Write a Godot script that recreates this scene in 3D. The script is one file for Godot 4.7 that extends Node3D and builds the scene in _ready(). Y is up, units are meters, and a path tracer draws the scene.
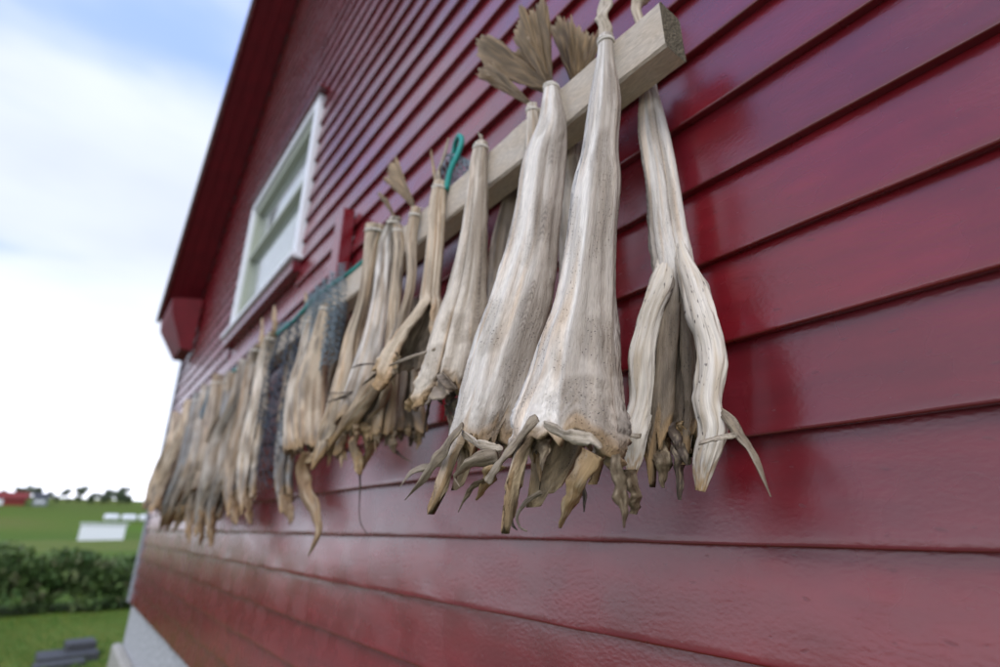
extends Node3D
# A red clapboard gable wall with a row of dried fish hung over a wooden beam; x runs along the wall, z points out of it, y = 0 is the camera's height.

const WALL_END := -7.35
const WALL_FAR := 4.35
const RAKE := 9.38        # the left rake runs along y = x + RAKE
const APEX := -1.5
const PITCH := 0.143
const FIRST_EDGE := -0.022
const GROUND := -1.6

var rng := RandomNumberGenerator.new()
var noise_a := FastNoiseLite.new()
var noise_b := FastNoiseLite.new()
var mats := {}
var taken := {}

func _ready() -> void:
	rng.seed = 7
	noise_a.seed = 3
	noise_a.noise_type = FastNoiseLite.TYPE_SIMPLEX_SMOOTH
	noise_a.frequency = 1.0
	noise_a.fractal_type = FastNoiseLite.FRACTAL_FBM
	noise_a.fractal_octaves = 3
	noise_b.seed = 9
	noise_b.noise_type = FastNoiseLite.TYPE_SIMPLEX_SMOOTH
	noise_b.frequency = 1.0
	noise_b.fractal_type = FastNoiseLite.FRACTAL_NONE
	setup_camera()
	setup_light()
	make_materials()
	build_ground()
	build_house()
	build_beams()
	build_fish_row()
	build_nets()
	build_background()

# ------------------------------------------------------------------ camera and light

func setup_camera() -> void:
	var cam := Camera3D.new()
	cam.name = "camera"
	cam.position = Vector3(0, 0, 0.75)
	var ahead := Vector3(-0.73533646, 0.35033375, -0.58012633)
	add_child(cam)
	cam.look_at(cam.position + ahead, Vector3.UP)
	cam.near = 0.05
	cam.far = 3000.0
	var lens := CameraAttributesPhysical.new()
	lens.frustum_focal_length = 18.7
	lens.frustum_focus_distance = 0.69
	lens.exposure_aperture = 2.2
	cam.attributes = lens
	cam.fov = 65.348
	cam.make_current()

func setup_light() -> void:
	var e := Environment.new()
	e.background_mode = Environment.BG_SKY
	var sky := Sky.new()
	var pm := PanoramaSkyMaterial.new()
	pm.panorama = sky_texture()
	pm.energy_multiplier = 1.0
	sky.sky_material = pm
	e.sky = sky
	e.tonemap_mode = Environment.TONE_MAPPER_LINEAR
	e.tonemap_exposure = 1.68
	e.sdfgi_enabled = true
	e.ssao_enabled = true
	e.ssil_enabled = true
	var we := WorldEnvironment.new()
	we.name = "world_environment"
	we.environment = e
	add_child(we)
	var sun := DirectionalLight3D.new()
	sun.name = "sun"
	sun.light_energy = 0.4
	sun.light_color = Color(1.0, 0.985, 0.97)
	sun.light_angular_distance = 30.0
	sun.shadow_enabled = true
	add_child(sun)
	sun.look_at_from_position(Vector3(5, 8, 5), Vector3.ZERO, Vector3.UP)

func sky_texture() -> ImageTexture:
	var n := FastNoiseLite.new()
	n.seed = 21
	n.noise_type = FastNoiseLite.TYPE_SIMPLEX_SMOOTH
	n.frequency = 0.55
	n.fractal_octaves = 5
	n.fractal_gain = 0.5
	var w := 1024
	var h := 512
	var data := PackedFloat32Array()
	data.resize(w * h * 3)
	var at := 0
	for j in h:
		var up := (0.5 - (j + 0.5) / h) * PI
		for i in w:
			var a := (i + 0.5) / w * TAU
			var d := Vector3(cos(a) * cos(up), sin(up), sin(a) * cos(up))
			var c := Vector3(0.5, 0.52, 0.55)
			if up > -0.02:
				var q := Vector2(d.x, d.z) / (maxf(d.y, 0.0) + 0.22)
				var s := n.get_noise_2d(q.x * 0.9 + 3.0, q.y * 2.2) * 0.75 + n.get_noise_2d(q.x * 2.7 + 31.0, q.y * 5.5) * 0.35
				var cover := smoothstep(-0.50, 0.45, s * 1.5 + 0.80 - 1.25 * clampf(d.y, 0.0, 1.0))
				var blue := Vector3(0.27, 0.38, 0.80)
				var thin := Vector3(0.505, 0.55, 0.665) + Vector3(1, 1, 1) * 0.10 * n.get_noise_2d(q.x * 1.6 + 71.0, q.y * 2.6)
				c = blue.lerp(thin, cover)
				c = c.lerp(Vector3(1.95, 2.0, 2.25), pow(1.0 - clampf(d.y, 0.0, 1.0), 8.0) * 0.9)
			data[at] = c.x
			data[at + 1] = c.y
			data[at + 2] = c.z
			at += 3
	var im := Image.create_from_data(w, h, false, Image.FORMAT_RGBF, data.to_byte_array())
	return ImageTexture.create_from_image(im)

# ------------------------------------------------------------------ textures and materials

func field(w: int, h: int, freq: float, sd: int, octaves := 3, ridged := false, to_w := 0, to_h := 0) -> PackedByteArray:
	var n := FastNoiseLite.new()
	n.seed = sd
	n.noise_type = FastNoiseLite.TYPE_SIMPLEX_SMOOTH
	n.frequency = freq
	n.fractal_octaves = octaves
	n.fractal_type = FastNoiseLite.FRACTAL_RIDGED if ridged else FastNoiseLite.FRACTAL_FBM
	var im := n.get_seamless_image(w, h)
	im.convert(Image.FORMAT_L8)
	if to_w > 0:
		im.resize(to_w, to_h, Image.INTERPOLATE_CUBIC)
	return im.get_data()

func grey_texture(w: int, h: int, data: PackedByteArray) -> ImageTexture:
	return ImageTexture.create_from_image(Image.create_from_data(w, h, false, Image.FORMAT_L8, data))

func rgb_texture(w: int, h: int, data: PackedByteArray) -> ImageTexture:
	return ImageTexture.create_from_image(Image.create_from_data(w, h, false, Image.FORMAT_RGB8, data))

func srgb(r: float, g: float, b: float) -> Color:
	return Color(r, g, b).linear_to_srgb()

func std(name_: String, c: Color, rough: float, spec := 0.5) -> StandardMaterial3D:
	var m := StandardMaterial3D.new()
	m.resource_name = name_
	m.albedo_color = c
	m.roughness = rough
	m.metallic_specular = spec
	mats[name_] = m
	return m

func make_materials() -> void:
	# glossy red paint over rough-sawn boards: relief of brush strokes, wrinkles and pits
	var n := 1024
	var hgt := 512
	var grain := field(128, 256, 0.035, 1, 3, false, n, hgt)
	var wrinkle := field(512, 512, 0.10, 2, 3, false, n, hgt)
	var fine := field(n, hgt, 0.09, 4, 2)
	var blotch := field(256, 128, 0.02, 5, 3, false, n, hgt)
	var pits := field(512, 512, 0.06, 6, 1, false, n, hgt)
	var relief := PackedByteArray()
	relief.resize(n * hgt)
	var tint := PackedByteArray()
	tint.resize(n * hgt * 3)
	var gloss := PackedByteArray()
	gloss.resize(n * hgt)
	for i in n * hgt:
		var rough_here := smoothstep(0.25, 0.80, blotch[i] / 255.0)
		var v := 0.16 * grain[i] + (0.16 + 0.30 * rough_here) * wrinkle[i] + 0.12 * fine[i]
		var pit := smoothstep(0.90, 0.97, pits[i] / 255.0)
		v = v + 40.0 - pit * 40.0
		relief[i] = clampi(int(v), 0, 255)
		var t := 0.90 + 0.12 * (grain[i] / 255.0) + 0.10 * (blotch[i] / 255.0 - 0.5) - 0.10 * pit
		tint[i * 3] = clampi(int(235.0 * t), 0, 255)
		tint[i * 3 + 1] = clampi(int(235.0 * t), 0, 255)
		tint[i * 3 + 2] = clampi(int(235.0 * t), 0, 255)
		gloss[i] = clampi(int(255.0 * (0.74 + 0.12 * rough_here + 0.2 * pit)), 0, 255)
	var relief_t := grey_texture(n, hgt, relief)
	var tint_t := rgb_texture(n, hgt, tint)
	var gloss_t := grey_texture(n, hgt, gloss)
	for k in 4:
		var s: float = [1.0, 0.88, 1.1, 0.96][k]
		var g: float = [1.0, 1.25, 0.9, 1.1][k]
		var m := std("red_paint_%d" % k, srgb(0.195 * s, 0.0055 * s * g, 0.0120 * s * g), 0.34, 0.62)
		m.albedo_texture = tint_t
		m.roughness_texture = gloss_t
		m.clearcoat_enabled = true
		m.clearcoat = 0.3
		m.clearcoat_roughness = 0.22
		m.heightmap_enabled = true
		m.heightmap_texture = relief_t
		m.heightmap_scale = 0.075
	# pale weathered spruce
	var wg := field(64, 512, 0.05, 11, 3, false, 1024, 512)
	var wf := field(128, 512, 0.2, 12, 2, false, 1024, 512)
	var wb := field(256, 128, 0.02, 13, 2, false, 1024, 512)
	var wood := PackedByteArray()
	wood.resize(1024 * 512 * 3)
	var woodh := PackedByteArray()
	woodh.resize(1024 * 512)
	for i in 1024 * 512:
		var g := wg[i] / 255.0
		var f := wf[i] / 255.0
		var b := wb[i] / 255.0
		var ring := 0.5 + 0.5 * sin(g * 46.0 + b * 3.0)
		var v := 0.76 + 0.18 * ring + 0.12 * (f - 0.5)
		wood[i * 3] = clampi(int(255.0 * v), 0, 255)
		wood[i * 3 + 1] = clampi(int(255.0 * v * (0.965 + 0.03 * b)), 0, 255)
		wood[i * 3 + 2] = clampi(int(255.0 * v * (0.91 + 0.07 * b)), 0, 255)
		woodh[i] = clampi(int(255.0 * (0.55 * ring + 0.4 * f)), 0, 255)
	var w := std("pale_wood", srgb(0.74, 0.67, 0.57), 0.65, 0.35)
	w.albedo_texture = rgb_texture(1024, 512, wood)
	w.heightmap_enabled = true
	w.heightmap_texture = grey_texture(1024, 512, woodh)
	w.heightmap_scale = 0.06
	var endg := std("wood_end", srgb(0.17, 0.14, 0.105), 0.85, 0.2)
	var rings := PackedByteArray()
	rings.resize(256 * 256 * 3)
	var eh := field(256, 256, 0.08, 14, 3)
	for i in 256 * 256:
		var q := Vector2(i % 256, i / 256) / 256.0 - Vector2(0.62, -0.25)
		var v := 0.62 + 0.22 * sin(q.length() * 95.0 + eh[i] / 60.0) + 0.5 * (eh[i] / 255.0 - 0.5)
		v -= 0.25 * smoothstep(0.06, 0.0, absf(sin(atan2(q.y, q.x) * 4.0 + 0.3)))
		rings[i * 3] = clampi(int(255.0 * v), 0, 255)
		rings[i * 3 + 1] = clampi(int(255.0 * v), 0, 255)
		rings[i * 3 + 2] = clampi(int(240.0 * v), 0, 255)
	endg.albedo_texture = rgb_texture(256, 256, rings)
	endg.albedo_color = srgb(0.34, 0.30, 0.24)
	endg.heightmap_enabled = true
	endg.heightmap_texture = grey_texture(256, 256, eh)
	endg.heightmap_scale = 0.12
	# dried skin: streaks along the fish, stains and dark specks
	var ss := field(512, 48, 0.05, 31, 3, false, 512, 1024)
	var sf := field(512, 128, 0.16, 32, 2, false, 512, 1024)
	var sp := field(512, 1024, 0.11, 33, 1)
	var sb := field(128, 90, 0.022, 34, 3, false, 512, 1024)
	var sw := field(512, 256, 0.04, 35, 2, true, 512, 1024)
	var skin := PackedByteArray()
	skin.resize(512 * 1024 * 3)
	var skinh := PackedByteArray()
	skinh.resize(512 * 1024)
	for i in 512 * 1024:
		var a := ss[i] / 255.0
		var f := sf[i] / 255.0
		var s := smoothstep(0.83, 0.92, sp[i] / 255.0) * smoothstep(0.40, 0.62, sb[i] / 255.0)
		var b := smoothstep(0.40, 0.72, sb[i] / 255.0)
		var r := sw[i] / 255.0
		var v := 0.965 + 0.12 * (a - 0.5) + 0.11 * (f - 0.5) - 0.05 * r * r
		var grey := b * 0.12
		var cr := v * (1.0 - grey) - s * 0.45
		var cg := v * (0.985 - grey * 1.06) - s * 0.45
		var cb := v * (0.955 - grey * 1.12) - s * 0.42
		skin[i * 3] = clampi(int(255.0 * cr), 0, 255)
		skin[i * 3 + 1] = clampi(int(255.0 * cg), 0, 255)
		skin[i * 3 + 2] = clampi(int(255.0 * cb), 0, 255)
		skinh[i] = clampi(int(255.0 * (0.40 * a + 0.30 * f + 0.30 * r - 0.3 * s)), 0, 255)
	var skin_t := rgb_texture(512, 1024, skin)
	var skin_ht := grey_texture(512, 1024, skinh)
	var sk := std("dried_skin", Color.WHITE, 0.62, 0.38)
	sk.vertex_color_use_as_albedo = true
	sk.albedo_texture = skin_t
	sk.heightmap_enabled = true
	sk.heightmap_texture = skin_ht
	sk.heightmap_scale = 0.16
	sk.uv1_scale = Vector3(1, 1, 1)
	var fin := std("dried_fin", Color.WHITE, 0.65, 0.3)
	fin.vertex_color_use_as_albedo = true
	fin.albedo_texture = skin_t
	fin.heightmap_enabled = true
	fin.heightmap_texture = skin_ht
	fin.heightmap_scale = 0.10
	fin.backlight_enabled = true
	fin.backlight = Color(0.4, 0.34, 0.26)
	var cord := std("cord", srgb(0.62, 0.58, 0.50), 0.8, 0.2)
	cord.uv1_scale = Vector3(1, 1, 1)
	std("teal_rope", srgb(0.02, 0.26, 0.22), 0.6, 0.4)
	std("net_twine", srgb(0.055, 0.07, 0.09), 0.6, 0.4)
	std("pale_net_twine", srgb(0.20, 0.26, 0.29), 0.6, 0.4)
	# masonry, window, roof
	var cg2 := field(512, 512, 0.03, 41, 4)
	var conc := PackedByteArray()
	conc.resize(512 * 512 * 3)
	for i in 512 * 512:
		var v := 0.80 + 0.32 * (cg2[i] / 255.0 - 0.5)
		conc[i * 3] = clampi(int(255.0 * v), 0, 255)
		conc[i * 3 + 1] = clampi(int(255.0 * v), 0, 255)
		conc[i * 3 + 2] = clampi(int(252.0 * v), 0, 255)
	var conc_t := rgb_texture(512, 512, conc)
	for q in [["whitewash", 0.62, 0.63, 0.66], ["pale_concrete", 0.55, 0.53, 0.48], ["slate", 0.10, 0.105, 0.115], ["grey_metal", 0.16, 0.18, 0.18], ["barn_red", 0.30, 0.05, 0.04], ["pale_grey", 0.42, 0.45, 0.50], ["house_grey", 0.3, 0.33, 0.36]]:
		var m := std(q[0], srgb(q[1], q[2], q[3]), 0.7, 0.35)
		m.albedo_texture = conc_t
		m.uv1_triplanar = true
		m.uv1_world_triplanar = true
		m.uv1_scale = Vector3(1.3, 1.3, 1.3)
	std("white_paint", srgb(0.72, 0.74, 0.76), 0.45, 0.5)
	std("window_frame", srgb(0.36, 0.39, 0.31), 0.5, 0.4)
	std("red_trim", srgb(0.165, 0.0060, 0.0125), 0.6, 0.4).albedo_texture = tint_t
	std("curtain", srgb(0.27, 0.31, 0.23), 0.9, 0.1)
	var glass := std("glass", Color(0.9, 0.95, 0.95, 0.12), 0.03, 0.5)
	glass.transparency = BaseMaterial3D.TRANSPARENCY_ALPHA
	# grass
	var ga := field(512, 512, 0.02, 51, 4)
	var gb := field(512, 512, 0.12, 52, 3)
	var grass := PackedByteArray()
	grass.resize(512 * 512 * 3)
	for i in 512 * 512:
		var a := ga[i] / 255.0
		var b := gb[i] / 255.0
		var v := 0.55 + 0.55 * b
		grass[i * 3] = clampi(int(255.0 * v * (0.72 + 0.35 * a)), 0, 255)
		grass[i * 3 + 1] = clampi(int(255.0 * v * 0.92), 0, 255)
		grass[i * 3 + 2] = clampi(int(255.0 * v * 0.70), 0, 255)
	var gm := std("grass", Color.WHITE, 0.95, 0.15)
	gm.vertex_color_use_as_albedo = true
	gm.albedo_texture = rgb_texture(512, 512, grass)
	gm.uv1_triplanar = true
	gm.uv1_world_triplanar = true
	gm.uv1_scale = Vector3(0.35, 0.35, 0.35)
	var bl := std("blade", Color.WHITE, 0.7, 0.3)
	bl.vertex_color_use_as_albedo = true
	bl.backlight_enabled = true
	bl.backlight = Color(0.5, 0.5, 0.4)
	var gv := field(512, 512, 0.10, 61, 3)
	var gw := field(256, 256, 0.02, 62, 3, false, 512, 512)
	var grav := PackedByteArray()
	grav.resize(512 * 512 * 3)
	for i in 512 * 512:
		var v := 0.86 + 0.3 * (gv[i] / 255.0 - 0.5) + 0.2 * (gw[i] / 255.0 - 0.5)
		grav[i * 3] = clampi(int(255.0 * v), 0, 255)
		grav[i * 3 + 1] = clampi(int(250.0 * v), 0, 255)
		grav[i * 3 + 2] = clampi(int(240.0 * v), 0, 255)
	var gr := std("gravel", srgb(0.40, 0.38, 0.35), 0.95, 0.2)
	gr.albedo_texture = rgb_texture(512, 512, grav)
	gr.uv1_triplanar = true
	gr.uv1_world_triplanar = true
	gr.uv1_scale = Vector3(1.5, 1.5, 1.5)
	std("bark", srgb(0.06, 0.045, 0.035), 0.9, 0.2)

# ------------------------------------------------------------------ helpers

func numbered(called: String) -> String:
	if not taken.has(called):
		taken[called] = 0
		return called
	taken[called] += 1
	return "%s_%03d" % [called, taken[called]]

func tag(o: Node, label: String, category: String, group := "") -> void:
	o.set_meta("label", label)
	o.set_meta("category", category)
	if group != "":
		o.set_meta("group", group)

func base(called: String, where := Vector3.ZERO) -> Node3D:
	var o := Node3D.new()
	o.name = numbered(called)
	o.position = where
	add_child(o)
	return o

func put(called: String, mesh: Mesh, m: Material, parent: Node = null) -> MeshInstance3D:
	var o := MeshInstance3D.new()
	o.name = called if parent else numbered(called)
	o.mesh = mesh
	o.material_override = m
	if parent:
		parent.add_child(o, true)
	else:
		add_child(o)
	return o

func tool() -> SurfaceTool:
	var st := SurfaceTool.new()
	st.begin(Mesh.PRIMITIVE_TRIANGLES)
	return st

func done(st: SurfaceTool) -> ArrayMesh:
	st.generate_normals()
	return st.commit()

func quad(st: SurfaceTool, a: Vector3, b: Vector3, c: Vector3, d: Vector3, uv := [Vector2(0, 0), Vector2(1, 0), Vector2(1, 1), Vector2(0, 1)]) -> void:
	# a, b, c, d run counter-clockwise seen from outside
	st.set_smooth_group(-1)
	var p := [a, b, c, d]
	for k in [0, 2, 1, 0, 3, 2]:
		st.set_uv(uv[k])
		st.add_vertex(p[k])

# a box with bevelled edges between two corners, turned by a basis
func box(lo: Vector3, hi: Vector3, bev := 0.004, st: SurfaceTool = null, frame := Transform3D()) -> SurfaceTool:
	if st == null:
		st = tool()
	var c := (lo + hi) / 2.0
	var e := (hi - lo) / 2.0
	bev = minf(bev, minf(e.x, minf(e.y, e.z)) * 0.5)
	for ax in 3:
		var u := (ax + 1) % 3
		var v := (ax + 2) % 3
		for s in [-1.0, 1.0]:
			var q := []
			for k in [[-1, -1], [1, -1], [1, 1], [-1, 1]]:
				var p := Vector3.ZERO
				p[ax] = s * e[ax]
				p[u] = k[0] * (e[u] - bev)
				p[v] = k[1] * (e[v] - bev)
				q.append(p)
			if s < 0:
				q.reverse()
			var uv := []
			for p in q:
				uv.append(Vector2(p[u] + c[u], p[v] + c[v]) if ax != 1 else Vector2(p[v] + c[v], p[u] + c[u]))
			quad(st, frame * (c + q[0]), frame * (c + q[1]), frame * (c + q[2]), frame * (c + q[3]), uv)
	# edge bevels
	for ax in 3:
		var u := (ax + 1) % 3
		var v := (ax + 2) % 3
		for su in [-1.0, 1.0]:
			for sv in [-1.0, 1.0]:
				var q := []
				for k in [[-1, 0], [1, 0], [1, 1], [-1, 1]]:
					var p := Vector3.ZERO
					p[ax] = k[0] * (e[ax] - bev)
					p[u] = su * (e[u] if k[1] == 0 else e[u] - bev)
					p[v] = sv * (e[v] - bev if k[1] == 0 else e[v])
					q.append(p)
				if su * sv < 0:
					q.reverse()
				quad(st, frame * (c + q[0]), frame * (c + q[1]), frame * (c + q[2]), frame * (c + q[3]))
	for sx in [-1.0, 1.0]:
		for sy in [-1.0, 1.0]:
			for sz in [-1.0, 1.0]:
				var a := frame * (c + Vector3(sx * e.x, sy * (e.y - bev), sz * (e.z - bev)))
				var b := frame * (c + Vector3(sx * (e.x - bev), sy * e.y, sz * (e.z - bev)))
				var d := frame * (c + Vector3(sx * (e.x - bev), sy * (e.y - bev), sz * e.z))
				st.set_smooth_group(-1)
				var tri := [a, d, b] if sx * sy * sz > 0 else [a, b, d]
				for p in tri:
					st.set_uv(Vector2(0.3, 0.3))
					st.add_vertex(p)
	return st

# a round tube along points with a radius each
func tube(st: SurfaceTool, pts: Array, rad: Array, sides := 8, color := Color.WHITE, first := 0) -> int:
	var n := pts.size()
	var side := Vector3.RIGHT
	for i in n:
		var t: Vector3 = (pts[mini(i + 1, n - 1)] - pts[maxi(i - 1, 0)]).normalized()
		if i == 0:
			side = t.cross(Vector3(0.31, 0.2, 0.93)).normalized()
		side = (side - t * side.dot(t)).normalized()
		var up := t.cross(side)
		for k in sides:
			var a := TAU * k / sides
			var r: float = rad[i] if i < rad.size() else rad[-1]
			st.set_smooth_group(0)
			st.set_color(color)
			st.set_uv(Vector2(float(k) / sides, i * 0.2))
			st.add_vertex(pts[i] + (side * cos(a) + up * sin(a)) * r)
	for i in n - 1:
		for k in sides:
			var k2 := (k + 1) % sides
			var a := first + i * sides + k
			var b := first + i * sides + k2
			var c := a + sides
			var d := b + sides
			for q in [a, b, d, a, d, c]:
				st.add_index(q)
	for k in range(1, sides - 1):
		for q in [first, first + k + 1, first + k]:
			st.add_index(q)
		var l := first + (n - 1) * sides
		for q in [l, l + k, l + k + 1]:
			st.add_index(q)
	return first + n * sides

func spline(p: Array, t: float):
	var n := p.size() - 1
	var f := clampf(t, 0.0, 1.0) * n
	var i := mini(int(f), n - 1)
	var u := f - i
	return p[i].cubic_interpolate(p[i + 1], p[maxi(i - 1, 0)], p[mini(i + 2, n)], u)

func curve_at(keys: Array, t: float) -> float:
	if t <= keys[0][0]:
		return keys[0][1]
	for i in keys.size() - 1:
		if t <= keys[i + 1][0]:
			return lerpf(keys[i][1], keys[i + 1][1], (t - keys[i][0]) / maxf(1e-6, keys[i + 1][0] - keys[i][0]))
	return keys[-1][1]

# ------------------------------------------------------------------ the ground

func ground_height(x: float, z: float) -> float:
	var far := smoothstep(105.0, 290.0, Vector2(x - 0.0, z * 0.6).length())
	var towards := smoothstep(-0.2, 0.5, -x / maxf(1.0, Vector2(x, z).length()))
	var h := GROUND + far * towards * 12.5
	h += 0.9 * far * noise_b.get_noise_2d(x * 0.02, z * 0.02)
	h += 0.05 * noise_b.get_noise_2d(x * 0.3, z * 0.3) * smoothstep(9.0, 14.0, absf(x))
	return h

func build_ground() -> void:
	var xs := []
	var zs := []
	var v := 0.0
	var step := 0.8
	while v < 900.0:
		xs.append(-v)
		zs.append(v)
		if v > 0.0:
			xs.append(v)
			zs.append(-v)
		v += step
		step *= 1.085
	xs.sort()
	zs.sort()
	var st := tool()
	for x in xs:
		for z in zs:
			var p := Vector3(x, ground_height(x, z), z)
			var c := Color(0.145, 0.23, 0.06)
			var band := noise_a.get_noise_2d(x * 0.022, z * 0.004)
			c = c.lerp(Color(0.25, 0.27, 0.12), smoothstep(-0.1, 0.4, band))
			c = c.lerp(Color(0.14, 0.28, 0.05), smoothstep(0.1, 0.45, noise_a.get_noise_2d(x * 0.03 + 40.0, z * 0.006)))
			if x < -150.0:
				c = c.lerp(Color(0.19, 0.21, 0.09), 0.5)
			st.set_smooth_group(0)
			st.set_color(c)
			st.add_vertex(p)
	var nz := zs.size()
	for i in xs.size() - 1:
		for j in nz - 1:
			var a := i * nz + j
			for q in [a, a + nz, a + 1, a + 1, a + nz, a + nz + 1]:
				st.add_index(q)
	var g := put("ground", done(st), mats.grass)
	g.set_meta("kind", "structure")
	# a gravel yard in front of the wall; the lower boards mirror it
	st = tool()
	var edge := [[14.0, 1.0, 30.0], [4.0, 1.0, 26.0], [-3.0, 1.15, 22.0], [-9.0, 2.1, 20.0], [-18.0, 3.2, 19.0], [-30.0, 4.2, 20.0], [-46.0, 5.6, 22.0]]
	for i in edge.size() - 1:
		for k in 12:
			var p := []
			for e in [edge[i], edge[i + 1]]:
				for m in 2:
					var z := lerpf(e[1], e[2], (k + m) / 12.0)
					p.append(Vector3(e[0], GROUND + 0.055, z))
			quad(st, p[1], p[0], p[2], p[3])
	var yard := put("gravel_yard", done(st), mats.gravel)
	yard.set_meta("kind", "structure")

# ------------------------------------------------------------------ the house

func rake_y(x: float) -> float:
	return x + RAKE if x < APEX else 2.0 * APEX - x + RAKE

# one weatherboard: bottom edge at y, from x0 to x1 (x1 > x0), ends cut along the rakes where it reaches them
func board_mesh(y: float, x0: float, x1: float, cut0: bool, cut1: bool, sd: int) -> ArrayMesh:
	var st := tool()
	var top := y + PITCH + 0.010
	var wob := 0.0016
	var prof := [[top, 0.0012], [y + PITCH - 0.003, 0.0026], [y + PITCH - 0.012, 0.0038], [y + PITCH - 0.024, 0.0052], [y + PITCH * 0.45, 0.0120], [y + 0.014, 0.0179], [y + 0.005, 0.0190], [y + 0.0018, 0.0187], [y + 0.0004, 0.0176], [y, 0.0160], [y + 0.001, 0.0005]]
	var off := Vector2(noise_b.get_noise_1d(sd * 7.3) * 9.0, noise_b.get_noise_1d(sd * 3.1 + 50.0) * 9.0)
	var nseg := maxi(2, int((x1 - x0) / 0.07))
	var rows := []
	for i in nseg + 1:
		var t := float(i) / nseg
		var row := []
		for k in prof.size():
			var py: float = prof[k][0]
			var a := x0
			var b := x1
			if cut0:
				a = maxf(x0, minf(py - RAKE + 0.02, x1 - 0.01))
			if cut1:
				b = minf(x1, maxf(2.0 * APEX + RAKE - py - 0.02, a + 0.01))
			var px := lerpf(a, b, t)
			var pz: float = prof[k][1]
			pz += wob * noise_b.get_noise_2d(px * 1.7 + sd * 13.0, py * 3.0) + 0.0005 * noise_b.get_noise_2d(px * 9.0 + sd * 5.0, k * 0.6)
			if k >= 6 and k <= 9:
				py += 0.0009 * noise_b.get_noise_2d(px * 11.0, sd * 3.7) + 0.0016 * noise_b.get_noise_2d(px * 1.1, sd * 1.7)
			row.append(Vector3(px, py, pz))
		rows.append(row)
	for i in nseg:
		for k in prof.size() - 1:
			var q := [rows[i][k], rows[i][k + 1], rows[i + 1][k + 1], rows[i + 1][k]]
			for m in [0, 2, 1, 0, 3, 2]:
				var p: Vector3 = q[m]
				st.set_smooth_group(0)
				st.set_uv(Vector2(p.x / 0.9, -p.y / 0.45) + off)
				st.add_vertex(p)
	for e in [0, nseg]:
		for k in range(1, prof.size() - 1):
			var tri := [rows[e][0], rows[e][k], rows[e][k + 1]] if e == 0 else [rows[e][0], rows[e][k + 1], rows[e][k]]
			for p in tri:
				st.set_smooth_group(-1)
				st.set_uv(Vector2(p.z, p.y))
				st.add_vertex(p)
	st.index()
	st.generate_normals()
	return st.commit()

const WIN_L := -4.36
const WIN_R := -2.83
const WIN_B := 1.50
const WIN_T := 2.60

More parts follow.
